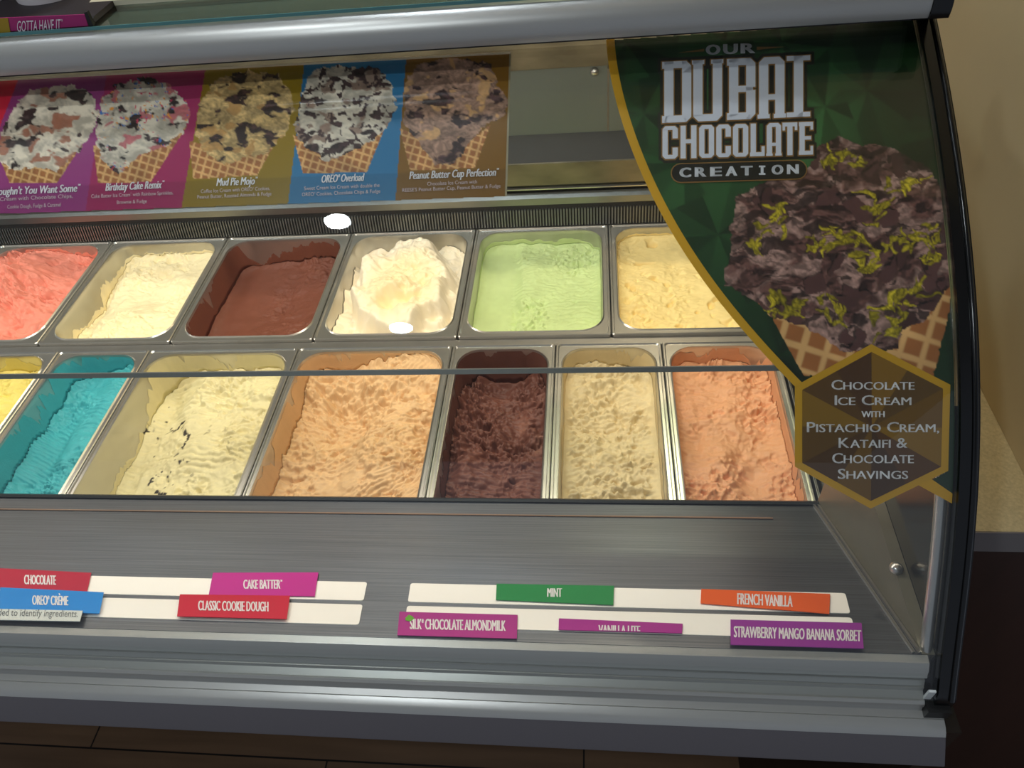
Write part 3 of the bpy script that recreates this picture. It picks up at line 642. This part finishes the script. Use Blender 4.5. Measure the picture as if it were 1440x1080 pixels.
cones = [  # blob outline, cone outline, palette
 ([(2, 190), (18, 150), (45, 128), (95, 118), (128, 130), (138, 160), (130, 190), (108, 216), (80, 240), (50, 235), (20, 238), (-10, 225)], [(-8, 205), (14, 258), (80, 258), (120, 196), (60, 215)], (186, 172, 152), (52, 36, 34), (128, 66, 40), 301),
 ([(136, 175), (142, 140), (165, 118), (205, 108), (236, 118), (260, 140), (267, 165), (255, 190), (225, 208), (190, 222), (168, 246), (145, 228), (134, 205)], [(131, 205), (138, 258), (212, 256), (264, 176), (200, 210)], (176, 164, 146), (40, 26, 26), (150, 60, 70), 302),
 ([(275, 190), (280, 150), (300, 112), (350, 100), (390, 104), (410, 130), (412, 155), (400, 190), (375, 215), (340, 222), (315, 232), (285, 210)], [(266, 198), (272, 252), (362, 246), (406, 168), (330, 215)], (172, 142, 92), (52, 32, 28), (150, 110, 60), 303),
 ([(415, 180), (424, 130), (440, 100), (480, 92), (530, 96), (552, 118), (558, 150), (545, 180), (520, 200), (490, 215), (460, 226), (425, 205)], [(412, 190), (426, 244), (516, 242), (546, 168), (480, 205)], (176, 164, 146), (52, 34, 34), (110, 84, 70), 304),
 ([(566, 170), (570, 120), (585, 90), (640, 80), (690, 90), (700, 120), (714, 145), (708, 165), (688, 172), (665, 195), (640, 230), (612, 232), (585, 195)], [(562, 180), (577, 240), (668, 236), (690, 175), (640, 215)], (140, 108, 90), (60, 40, 40), (176, 134, 88), 305)]
def waffle(X, Y, s, k=11.0):
    a = X * 0.96 + Y * 0.28; b = -X * 0.30 + Y * 0.95
    g = np.maximum(np.cos(2 * np.pi * a / k), np.cos(2 * np.pi * b / (k * 0.95)))
    t = sst(0.35, 0.95, g + 0.3 * (fbm(X / k, Y / k, s, 2) - 0.5))
    c = mixc(lin((134, 82, 42))[None, :].repeat(len(X), 0), lin((182, 140, 88)), t)
    return c * (0.62 + 0.7 * fbm(X / (2 * k), Y / (2 * k), s + 4, 3))[:, None] * PB
def strip_art(X, Y):
    t = np.clip((Y - st_top(X)) / (st_bot(X) - st_top(X)), 0, 1)
    C = np.zeros((len(X), 3)); which = np.zeros(len(X), int)
    for i in range(6):
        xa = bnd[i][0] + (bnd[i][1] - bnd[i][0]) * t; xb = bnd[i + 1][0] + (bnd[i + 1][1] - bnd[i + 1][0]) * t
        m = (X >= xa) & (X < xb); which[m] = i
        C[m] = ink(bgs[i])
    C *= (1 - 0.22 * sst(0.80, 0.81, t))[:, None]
    wx = X + 5 * (fbm(X / 7, Y / 7, 77, 3) - 0.5) * 2; wy = Y + 5 * (fbm(X / 7 + 30, Y / 7, 78, 3) - 0.5) * 2
    for bl, cn, base, dk, ac, s in cones:
        m = inpoly(X, Y, cn)
        if m.any(): C[m] = waffle(X[m], Y[m], s)
        m = inpoly(wx, wy, bl)
        if not m.any(): continue
        x, y = X[m], Y[m]
        x, y = x + 14 * (fbm(x / 20, y / 20, s + 70, 3) - .5), y + 14 * (fbm(x / 20 + 8, y / 20, s + 71, 3) - .5)
        n = fbm(x / 19, y / 11, s, 4); n2 = fbm(x / 22 + 9, y / 15, s + 10, 3); n3 = fbm(x / 7, y / 5, s + 20, 3)
        c = lin(base)[None, :].repeat(len(x), 0) * (0.62 + 0.50 * sst(0.3, 0.7, fbm(x / 14, y / 10, s + 40, 5, 0.6)))[:, None]
        if s in (303, 305): c = c * (0.72 + 0.5 * sst(0.3, 0.7, fbm(x / 4, y / 2.4, s + 45, 3)))[:, None]
        c = mixc(c, lin(ac) * (0.6 + 0.8 * n3)[:, None], sst(0.62, 0.67, n2) * 0.85)
        dark = sst(0.62, 0.65, n)
        c = mixc(c, lin(dk) * (0.45 + 1.3 * sst(0.4, 0.8, n3))[:, None], dark)
        c = mixc(c, lin(base) * 0.35, sst(0.585, 0.625, n) * (1 - dark) * 0.6)
        if s in (304,): c = mixc(c, lin(dk)[None, :] * (0.5 + 1.0 * n3)[:, None], sst(0.64, 0.67, fbm(x / 6, y / 6, s + 50, 2)))
        if s == 302:
            sp = sst(0.70, 0.74, fbm(x / 3.2, y / 3.2, s + 60, 2)); hu = vnoise(x / 5, y / 5, 4)
            pc = np.where((hu < 0.4)[:, None], lin((170, 40, 70)), np.where((hu < 0.6)[:, None], lin((40, 90, 150)), lin((190, 120, 40))))
            c = mixc(c, pc, sp * sst(0.42, 0.55, fbm(x / 30, y / 30, 5, 2)))
        C[m] = c * PB
    return C
strip = empty('cone_poster', tuple(on_glass([(360, 190)])[0]), 'long printed strip of loaded waffle cones on magenta, gold and blue', 'poster')
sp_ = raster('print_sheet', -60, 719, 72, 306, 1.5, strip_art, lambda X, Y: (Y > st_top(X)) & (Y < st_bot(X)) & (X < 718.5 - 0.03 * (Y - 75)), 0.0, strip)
edge = [(x, st_bot(x) - 1.5) for x in np.linspace(-60, 712, 40)]
print_on('border', [ribbon([(x, st_top(x) + 2) for x in np.linspace(-60, 718, 40)], [(x, st_top(x) - 1) for x in np.linspace(-60, 718, 40)])], on_glass, 0.0004, colour((214, 204, 190)), strip, 14)
print_on('edge_line', [ribbon([(718.5 - 0.03 * (y - 75) - 2.2, y) for y in np.linspace(76, 276, 30)], [(718.5 - 0.03 * (y - 75) + 0.4, y) for y in np.linspace(76, 276, 30)])], on_glass, 0.0004, colour((150, 140, 110)), strip, None)
ttl = [("Cookie Doughn't You Want Some\u2122", -46, 112, 277, 11, -0.045), ('Birthday Cake Remix\u2122', 149, 230, 269, 11, -0.05), ('Mud Pie Mojo\u2122', 305, 361, 262, 11, -0.04), ('OREO\u00ae Overload', 452, 511, 257.5, 11, -0.045), ('Peanut Butter Cup Perfection\u2122', 576, 700, 252.5, 11, -0.04)]
sml = [('French Vanilla Ice Cream with Chocolate Chips,', -62, 103, 286, 5.5), ('Cookie Dough, Fudge & Caramel', 11, 86, 294, 5.5), ('Cake Batter Ice Cream\u2122 with Rainbow Sprinkles,', 129, 244, 279, 5.2), ('Brownie & Fudge', 165, 207, 287.5, 5.2),
       ('Coffee Ice Cream with OREO\u00ae Cookies,', 283, 380, 272, 5.2), ('Peanut Butter, Roasted Almonds & Fudge', 278, 382, 280, 5.2), ('Sweet Cream Ice Cream with double the', 428, 534, 268, 5.2), ('OREO\u00ae Cookies, Chocolate Chips & Fudge', 425, 535, 276.5, 5.2),
       ('Chocolate Ice Cream with', 601, 671, 261.5, 5.2), ("REESE'S Peanut Butter Cup, Peanut Butter & Fudge", 566, 704, 270.5, 5.2)]
for a, b_, c_, y, h_, s_ in ttl: print_on('caption', [fit_text(a, b_, c_, y, h_, s_, 0.16, 0.0, 0.4)], on_glass, 0.0006, WHT, strip)
for a, b_, c_, y, h_ in sml: print_on('small_print', [fit_text(a, b_, c_, y, h_, -0.045, 0.0, 0.0)], on_glass, 0.0006, colour((206, 186, 186)), strip)

# ================================================================ GREEN POSTER
gp = empty('dessert_poster', tuple(on_glass([(1150, 380)])[0]), 'large green poster of a chocolate ice cream cone with gold edging', 'poster')
LC = [(853, 52), (855, 75), (862, 120), (873, 163), (885, 200), (905, 248), (935, 308), (967, 362), (1000, 408), (1040, 458), (1080, 503), (1120, 545)]
ly = np.array([p[1] for p in LC], float); lx = np.array([p[0] for p in LC], float)
_lp = np.polyfit(ly, lx, 5)
def left_x(y): return np.polyval(_lp, y)
RC_y = [20, 90, 170, 260, 330, 420, 500, 600, 720]; RC_x = [1309, 1322, 1334, 1345, 1350, 1356, 1358, 1357, 1354]
HEX = [(1225, 484), (1336, 541), (1333, 662), (1224, 715), (1117.5, 656), (1117.5, 543)]
blob = [(1035, 275), (1060, 262), (1090, 252), (1140, 235), (1150, 205), (1178, 192), (1210, 205), (1232, 202), (1262, 210), (1290, 228), (1312, 240), (1318, 258), (1336, 285), (1345, 320), (1348, 360), (1348, 388), (1330, 410), (1316, 432), (1300, 450), (1270, 465), (1262, 490), (1180, 495), (1160, 475), (1120, 455), (1086, 448), (1066, 428), (1040, 410), (1020, 400), (1020, 375), (1028, 350), (1026, 325), (1032, 300)]
coneR = [(1344, 385), (1332, 450), (1312, 530), (1225, 530), (1262, 470), (1300, 440), (1318, 420)]
coneL = [(1056, 416), (1086, 448), (1130, 528), (1225, 530), (1200, 480), (1140, 450), (1100, 440)]
fc = [(1220, 128), (1345, 185), (905, 160), (1010, 330), (880, 60), (1100, 60), (1330, 60), (960, 230), (1095, 500), (1160, 150), (1340, 560), (1020, 60)]
rs = np.random.RandomState(4)
shards = []
for i in range(46):
    cx_, cy_ = rs.uniform(1030, 1340), rs.uniform(205, 490); an = rs.uniform(0, 3.14); a_, b_ = rs.uniform(10, 24), rs.uniform(6, 13)
    q = [(cx_ + a_ * math.cos(an) * s1 * rs.uniform(.7, 1.1) - b_ * math.sin(an) * s2 * rs.uniform(.5, 1.1), cy_ + a_ * math.sin(an) * s1 * rs.uniform(.7, 1.1) + b_ * math.cos(an) * s2 * rs.uniform(.5, 1.1)) for s1, s2 in ((-1, -1), (1, -1), (1, 1), (-1, 1))]
    shards.append((q, rs.uniform(0.6, 1.3)))
pist = [(1170, 222, 34), (1080, 305, 30), (1060, 340, 26), (1285, 255, 34), (1235, 288, 32), (1190, 340, 44), (1150, 345, 26), (1250, 350, 40), (1320, 340, 30), (1228, 370, 26), (1165, 432, 34), (1090, 432, 30), (1270, 420, 40), (1115, 435, 22), (1250, 450, 26), (1310, 370, 22), (1205, 228, 20)]
strokes = []
for px_, py_, r_ in pist:
    for i in range(int(4 + r_ / 6)):
        a = rs.uniform(0, 6.28); q0 = np.array([px_ + rs.normal(0, r_ * .38), py_ + rs.normal(0, r_ * .24)]); L_ = rs.uniform(.35, .8) * r_; bend = rs.uniform(-1.2, 1.2)
        q1 = q0 + np.array([math.cos(a), math.sin(a) * .8]) * L_ * .5; q2 = q1 + np.array([math.cos(a + bend), math.sin(a + bend) * .8]) * L_ * .5
        w_ = rs.uniform(1.4, 4.6); t_ = rs.uniform(.55, 1.35); strokes += [(q0, q1, w_, w_ * .8, t_), (q1, q2, w_ * .8, w_ * .35, t_)]
def poster_art(X, Y):
    d = np.stack([np.hypot(X - a, Y - b_) * (1 + 0.12 * (i % 3)) for i, (a, b_) in enumerate(fc)], 1); j = d.argmin(1)
    cxy = np.array(fc)[j]; ang = np.arctan2(Y - cxy[:, 1], X - cxy[:, 0])
    k_ = np.floor(ang / (2 * np.pi) * 10 + 0.37 * j).astype(int)
    h = ((k_ * 7919 + j * 104729) % 97) / 97.0
    glow = np.exp(-((X - 1010) / 150) ** 2 - ((Y - 215) / 150) ** 2) * 0.8 + np.exp(-((X - 1150) / 70) ** 2 - ((Y - 190) / 90) ** 2) * 0.8 + 0.5 * np.exp(-((X - 1040) / 120) ** 2 - ((Y - 70) / 50) ** 2)
    g = (0.25 + 0.95 * h) * (0.40 + 1.3 * glow)
    C = lin((27, 56, 27))[None, :] * g[:, None] * 1.05 * PB + np.array([0.002, 0.005, 0.002]) * PB
    n0 = fbm(X / 6, Y / 6, 500, 3)
    for cn, s in ((coneL, 71), (coneR, 72)):
        m = inpoly(X + 4 * (n0 - .5), Y + 6 * (n0 - .5), cn)
        if m.any(): C[m] = waffle(X[m], Y[m], s, 33.0)
    wx = X + 9 * (fbm(X / 10, Y / 10, 501, 3) - 0.5); wy = Y + 9 * (fbm(X / 10 + 40, Y / 10, 502, 3) - 0.5)
    m = inpoly(wx, wy, blob); x, y = X[m], Y[m]
    x, y = x + 26 * (fbm(x / 34, y / 34, 530, 3) - .5), y + 26 * (fbm(x / 34 + 8, y / 34, 531, 3) - .5)
    n = fbm(x / 26, y / 20, 510, 4); e_ = fbm(x / 7, y / 5, 511, 4); fi = fbm(x / 2.6, y / 2.6, 512, 2)
    fib = fbm(x / 9 + 2 * n, y / 2.6, 515, 3)
    tex = 0.55 + 0.75 * sst(0.3, 0.72, e_) * (0.5 + 0.9 * fi)
    c = mixc(lin((84, 56, 50))[None, :].repeat(len(x), 0), lin((134, 104, 94)), sst(0.42, 0.60, n)) * tex[:, None]
    rp = sst(0.50, 0.62, fbm(x / 40, y / 34, 513, 2)); c = c * (1 - 0.55 * rp * sst(0.5, 0.62, fib))[:, None]
    c = mixc(c, lin((30, 18, 16)), sst(0.58, 0.63, fbm(x / 22, y / 10, 514, 4)) * 0.85)
    wxx = x + 4 * (e_ - .5); wyy = y + 4 * (fi - .5)
    for q, br_ in shards:
        s = inpoly(wxx + 2, wyy + 3, q)
        if s.any(): c[s] = c[s] * 0.35
        s = inpoly(wxx, wyy, q)
        if s.any(): c[s] = lin((66, 42, 39)) * br_ * (0.75 + 0.5 * n[s])[:, None]
    X2, Y2 = x + 5 * (e_ - .5), y + 5 * (fbm(x / 8 + 60, y / 8, 521, 2) - .5)
    for q0, q1, w0, w1, t_ in strokes:
        s = np.flatnonzero((np.abs(X2 - q0[0]) < 40) & (np.abs(Y2 - q0[1]) < 40))
        dx, dy = q1 - q0; L2 = dx * dx + dy * dy + 1e-6
        t = np.clip(((X2[s] - q0[0]) * dx + (Y2[s] - q0[1]) * dy) / L2, 0, 1); dd = np.hypot(X2[s] - q0[0] - t * dx, Y2[s] - q0[1] - t * dy); w_ = w0 + (w1 - w0) * t
        k2 = sst(w_ + 0.9, w_ - 0.3, dd)
        c[s] = mixc(c[s], lin((140, 124, 26))[None, :] * (t_ * (0.6 + 0.8 * sst(0.25, 0.7, fi[s])) * (1.1 - 0.5 * dd / (w_ + .1)))[:, None], k2)
    C[m] = c * PB
    return C
def in_poster(X, Y):
    tail = (Y > 655 + (X - 1290) * 0.72) & (X < 1400)
    a = (X > left_x(np.clip(Y, 50, 545)) + 2) & (X < np.interp(Y, RC_y, RC_x)) & (Y > 62 - (X - 853) * 0.0685 - 6) & (Y < 548)
    b_ = (Y >= 546) & (X > 1330) & (X < np.interp(Y, RC_y, RC_x)) & (Y < 674 + (X - 1308) * 0.60)
    c_ = (Y >= 640) & (X > 1306) & (X < np.interp(Y, RC_y, RC_x)) & (Y > 676 - (X - 1306) * 0.55) & (Y < 676 + (X - 1306) * 0.62)
    return a | b_ | c_
raster('print_sheet', 851, 1359, 24, 712, 1.6, poster_art, in_poster, 0.0, gp)
ys = np.linspace(50, 546, 60)
GOLD = colour((212, 158, 14)); GOLDD = colour((206, 154, 16))
print_on('border', [ribbon([(left_x(y) - 1, y) for y in ys], [(left_x(y) + 10.5 + 0.002 * y, y - 3) for y in ys]), poly2((1291, 682), (1309, 673), (1355, 694), (1355, 709), (1350, 708))], on_glass, 0.0003, GOLD, gp, 14)
# hexagon badge: gold rim, faceted brown field
bd = print_on('badge', [poly2(*HEX)], on_glass, 0.0005, GOLDD, gp, 12)
hx = np.array(HEX); hc = hx.mean(0); hi = hc + (hx - hc) * 0.905
fac = []
for i in range(6): fac.append((hi[i], (hi[i] + hi[(i + 1) % 6]) / 2)); fac.append(((hi[i] + hi[(i + 1) % 6]) / 2, hi[(i + 1) % 6]))
tones = [(136, 96, 10), (96, 66, 14), (116, 80, 8), (142, 102, 8), (92, 56, 12), (74, 46, 14), (116, 80, 10), (82, 52, 12), (100, 68, 10), (138, 100, 10), (94, 62, 12), (80, 48, 14)]
for t_i in sorted(set(tones)):
    print_on('badge_facet', [poly2(tuple(a), tuple(b_), tuple(hc)) for (a, b_), t in zip(fac, tones) if t == t_i], on_glass, 0.0007, colour(t_i), bd, 12)
def smallcaps(words, cx_, y, big, small, width, bold=0.0):
    """line of small capitals centred on cx_, fitted to width"""
    runs = []
    for wd in words.split(' '):
        if wd.islower(): runs.append((wd.upper(), small))
        elif wd == '&': runs.append((wd, big))
        else: runs += [(wd[0], big), (wd[1:].upper(), small)]
        runs.append((' ', small))
    runs = runs[:-1]; x = 0; out = []
    for s, h_ in runs:
        if s == ' ': x += 0.55 * small; continue
        v, f = text2d(s, bold); sc_ = h_ / 0.73; ww = (v[:, 0].max() - v[:, 0].min()) * sc_ * 1.12
        out.append((v, f, x, sc_, ww)); x += ww + 0.14 * small
    kx = width / (x - 0.14 * small); res = []
    for v, f, x0, sc_, ww in out:
        X = cx_ - width / 2 + (x0 + (v[:, 0] - v[:, 0].min()) * sc_ * 1.12) * kx; Y = y - v[:, 1] * sc_
        res += [(np.stack([X + o_, Y], 1), f) for o_ in (-0.4, 0, 0.4)]
    return res
bt = []
for s, yy, wd, bg, sm in (('Chocolate', 548, 116, 14.5, 11.5), ('Ice Cream', 569.5, 107, 14.5, 11.5), ('with', 586.5, 32, 9, 9), ('Pistachio Cream,', 607.5, 185, 15, 12), ('Kataifi &', 629.5, 96, 15, 12), ('Chocolate', 651, 114, 15, 12), ('Shavings', 673, 98, 15, 12)):
    bt += smallcaps(s, 1227, yy, bg, sm, wd)
print_on('badge_lettering', bt, on_glass, 0.0010, colour((246, 242, 240)), bd, 12)
# headline in tall slab capitals
def slab(ch, x, y, w, h, t, s, sl):
    """convex pieces of one tall slab capital; x, y = lower left, sl = slope of the baseline"""
    T = t; hh = min(h * 0.13, T * 0.75); P = []
    def R(x0, y0, x1, y1, c=(0, 0, 0, 0)):        # rectangle with cut corners: bl, br, tr, tl
        k = s * 1.0
        q = []
        q += [(x0, y0)] if not c[0] else [(x0, y0 + c[0]), (x0 + c[0], y0)]
        q += [(x1, y0)] if not c[1] else [(x1 - c[1], y0), (x1, y0 + c[1])]
        q += [(x1, y1)] if not c[2] else [(x1, y1 - c[2]), (x1 - c[2], y1)]
        q += [(x0, y1)] if not c[3] else [(x0 + c[3], y1), (x0, y1 - c[3])]
        P.append(q)
    r = T * 0.55; f = s
    if ch == 'D':
        R(f, 0, f + T, h); R(0, 0, w - r, hh); R(0, h - hh, w - r, h); R(w - T, r, w, h - r); P.append([(w - T, 0), (w - r, 0), (w, r), (w, h * .2), (w - T, h * .2)]); P.append([(w - T, h), (w - r, h), (w, h - r), (w, h * .8), (w - T, h * .8)])
    elif ch == 'U':
        R(f * .6, r, f * .6 + T, h); R(w - T - f * .6, r, w - f * .6, h); P.append([(f * .6 + r, 0), (w - r - f * .6, 0), (w - f * .6, r), (w - f * .6, hh), (f * .6, hh), (f * .6, r)]); R(0, h - hh * .6, T + f * 1.4, h); R(w - T - f * 1.4, h - hh * .6, w, h)
    elif ch == 'B':
        R(f, 0, f + T, h); R(0, 0, w - r, hh); R(0, h - hh, w - r, h); R(f, h * .5 - hh * .45, w - r * .6, h * .5 + hh * .45); R(w - T, r, w, h * .5 - r * .3); R(w - T, h * .5 + r * .3, w, h - r)
        P.append([(w - T, 0), (w - r, 0), (w, r), (w - T, r * 1.2)]); P.append([(w - T, h), (w - r, h), (w, h - r), (w - T, h - r * 1.2)]); R(w - T, h * .5 - r * .35, w - r * .5, h * .5 + r * .35)
    elif ch == 'A':
        R(f * .7, 0, f * .7 + T, h - r); R(w - T - f * .7, 0, w - f * .7, h - r); P.append([(f * .7, h - r), (f * .7, h - hh), (w - f * .7, h - hh), (w - f * .7, h - r), (w - r - f * .7, h), (f * .7 + r, h)][::1]); R(f, h * .30, w - f, h * .30 + hh * .8); R(0, 0, T + f * 1.4, hh * .6); R(w - T - f * 1.4, 0, w, hh * .6)
    elif ch == 'I':
        R(w / 2 - T / 2, 0, w / 2 + T / 2, h); R(0, 0, w, hh * .7); R(0, h - hh * .7, w, h)
    elif ch == 'C':
        R(0, r, T, h - r); P.append([(r, 0), (w - r, 0), (w, r), (w, hh), (0, hh), (0, r)]); P.append([(0, h - hh), (w, h - hh), (w, h - r), (w - r, h), (r, h), (0, h - r)]); R(w - T, r, w, h * .34); R(w - T, h * .62, w, h - r)
    elif ch == 'H':
        R(f * .6, 0, f * .6 + T, h); R(w - T - f * .6, 0, w - f * .6, h); R(f, h * .46, w - f, h * .46 + hh)
    elif ch == 'O':
        R(0, r, T, h - r); R(w - T, r, w, h - r); P.append([(r, 0), (w - r, 0), (w, r), (w, hh), (0, hh), (0, r)]); P.append([(0, h - hh), (w, h - hh), (w, h - r), (w - r, h), (r, h), (0, h - r)])
    elif ch == 'L':
        R(f * .6, 0, f * .6 + T, h); R(0, 0, w, hh); R(w - T * .6, 0, w, h * .3)
    elif ch == 'T':
        R(w / 2 - T / 2, 0, w / 2 + T / 2, h); R(0, h - hh, w, h); R(0, h * .76, T * .5, h); R(w - T * .5, h * .76, w, h)
    elif ch == 'E':
        R(f * .6, 0, f * .6 + T, h); R(0, 0, w, hh); R(0, h - hh, w, h); R(f, h * .46, w * .86, h * .46 + hh * .9); R(w - T * .5, 0, w, h * .27); R(w - T * .5, h * .76, w, h)
    return [[(x + a, y - b_ + sl * (x + a - 930)) for a, b_ in q] for q in P]
def headline(word, spans, y, h, t, s, sl):
    out = []
    for ch, (a, b_) in zip(word, spans): out += slab(ch, a, y, b_ - a, h, t, s, sl)
    return out
HD = headline('DUBAI', [(931, 972), (973, 1017), (1022, 1062), (1065, 1105), (1106, 1139)], 174, 86, 13.0, 3.0, -0.045)
HD2 = headline('CHOCOLATE', [(931.5, 953), (956, 980), (983, 1004), (1007, 1027.5), (1030.5, 1052), (1054.5, 1075), (1077, 1099), (1100, 1121), (1123, 1143)], 224.5, 46, 7.4, 1.3, -0.030)
GOLDT = colour((150, 108, 52)); INKB = colour((24, 22, 12))
print_on('headline_shadow', [poly2(*grow(q, 6.0)) for q in HD] + [poly2(*grow(q, 5.2)) for q in HD2], on_glass, 0.0003, INKB, gp, 12)
print_on('headline_outline', [poly2(*grow(q, 1.7)) for q in HD + HD2], on_glass, 0.0005, GOLDT, gp, 12)
print_on('headline', [poly2(*q) for q in HD + HD2], on_glass, 0.0008, colour((224, 224, 232)), gp, 12)
pill = []
for cx_, a0 in ((1121, -90), (957, 90)):
    for k_ in range(9):
        a = math.radians(a0 + 22.5 * k_); pill.append((cx_ + 14 * math.cos(a), 241.5 - 0.030 * (cx_ - 1040) + 14 * math.sin(a)))
print_on('pill_rim', [poly2(*pill)], on_glass, 0.0006, GOLDT, gp, 12)
print_on('pill', [poly2(*grow(pill, -1.5))], on_glass, 0.0008, INKB, gp, 12)
def spaced(word, x0, x1, y, cap, sl, wl):
    out = []; n = len(word)
    for i, ch in enumerate(word):
        x = x0 + (x1 - wl - x0) * i / (n - 1); yb = y + sl * (x - x0)
        if ch == 'I':
            c = x + wl / 2; out += [poly2((c - 2, yb), (c + 2, yb), (c + 2, yb - cap), (c - 2, yb - cap))]
            for k_ in (0, cap - 2.4): out.append(poly2((c - 4.5, yb - k_), (c + 4.5, yb - k_), (c + 4.5, yb - k_ - 2.4), (c - 4.5, yb - k_ - 2.4)))
        else: out.append(fit_text(ch, x, x + wl, yb, cap, sl, 0, 0.02, 0.9))
    return out
for q in (spaced('OUR', 993, 1061, 78, 13.5, -0.04, 19), spaced('CREATION', 956, 1122, 250, 13, -0.03, 15)): print_on('small_headline', q, on_glass, 0.0010, colour((220, 220, 222)), gp, None)
for q in (poly2((953, 75), (990, 69.5), (990, 73)), poly2((1064, 66.5), (1104, 66.5), (1064, 71))): print_on('flourish', [q], on_glass, 0.0006, GOLDT, gp, None)

# ================================================================ ON THE TOP SHELF
SZ = CAMZ - 0.2165
def at_sign(px, off=0.0): return on_y(px, 0.6425 - off)
sg = empty('shelf_sign', tuple(at_sign([(60, 48)])[0]), 'small magenta shelf sign reading GOTTA HAVE IT at the top left', 'sign')
p = at_sign([(-60, 28), (119, 20.5), (126, 40.5), (-60, 53)])
p[:, 2] = np.maximum(p[:, 2], SZ + 0.0003)
MB().prism([tuple(q) for q in p], (0, 0.0012, 0)).build('sign_board', colour((152, 30, 98)), sg)
print_on('yellow_panel', [poly2((-60, 28.2), (11, 25), (15, 47.5), (-60, 52))], at_sign, 0.0004, colour((150, 122, 14)), sg, None)
print_on('lettering', [fit_text('GOTTA HAVE IT\u2122', 24, 88, 44.8, 15.5, -0.045, 0.0, 0.0, 0.0)], at_sign, 0.0008, colour((214, 206, 210)), sg, None)
q = at_sign([(118, 18), (122, 17), (133, 40), (127, 41)], 0.001); q[:, 2] = np.maximum(q[:, 2], SZ + 0.0003)
MB().prism([tuple(a) for a in q], (0, 0.004, 0)).build('end_clip', BLACKM, sg)
def tub(px, depth, label):
    c = on_y([px], depth)[0]; c[2] = CAMZ - 0.2118
    t = empty('paper_tub', tuple(c), label, 'tub', 'paper tubs on the glass shelf')
    MB().lathe([(0.001, 0.002), (0.030, 0.002), (0.0315, 0.0), (0.033, 0.0), (0.0335, 0.005), (0.0335, 0.006), (0.040, 0.075), (0.0415, 0.076), (0.0415, 0.078), (0.036, 0.078), (0.0335, 0.008), (0.001, 0.008)], c, 48).build('cup', colour((222, 216, 216), 0.5), t, 40)
    MB().lathe([(0.0342, 0.0085), (0.0348, 0.0145)], c, 48).build('red_band', colour((128, 22, 44), 0.5), t, 60)
    MB().lathe([(0.0362, 0.030), (0.0392, 0.060)], c, 48).build('printed_band', colour((120, 26, 46), 0.5), t, 60)
tub((84, 8), 0.725, 'white paper tub with a dark red band, standing behind the magenta shelf sign')
tub((-22, 10), 0.725, 'white paper tub cut off by the left edge of the photo')

# ================================================================ CEILING DOWNLIGHTS (they glint in the glass)
def downlight(x, y, power, color, rad, label, spot=1.9):
    e = empty('ceiling_downlight', (x, y, 2.70), label, 'ceiling light', 'ceiling downlights')
    MB().lathe([(rad, 2.676), (rad + 0.004, 2.672), (rad + 0.022, 2.678), (rad + 0.026, 2.6995), (rad, 2.6995)], (x, y, 0), 32).build('trim_ring', colour((235, 235, 235), 0.4), e, 40)
    MB().lathe([(0.0005, 2.680), (rad, 2.680), (rad, 2.684), (0.0005, 2.684)], (x, y, 0), 32).build('lens', mat('lamp_lens', (255, 255, 255), 0.4, emit=(color, 45.0)), e)
    l = bpy.data.lights.new('downlight_beam', 'SPOT'); l.energy = power; l.color = color; l.spot_size = spot; l.spot_blend = 0.7; l.shadow_soft_size = rad
    o = bpy.data.objects.new('downlight_beam', l); COL.objects.link(o); o.location = (x, y, 2.665)
downlight(-0.70, 0.37, 14, (0.86, 0.94, 1.0), 0.034, 'round ceiling downlight over the front glass')
downlight(-0.59, -0.31, 26, (0.86, 0.94, 1.0), 0.034, 'round ceiling downlight in front of the case')
downlight(-1.57, 1.14, 10, (0.80, 0.90, 1.0), 0.09, 'round ceiling downlight behind the left of the case')
downlight(-0.37, 1.14, 10, (0.80, 0.90, 1.0), 0.09, 'round ceiling downlight behind the middle of the case')
downlight(0.20, 1.75, 50, (1.0, 0.84, 0.58), 0.05, 'warm ceiling downlight near the right wall', 2.6)
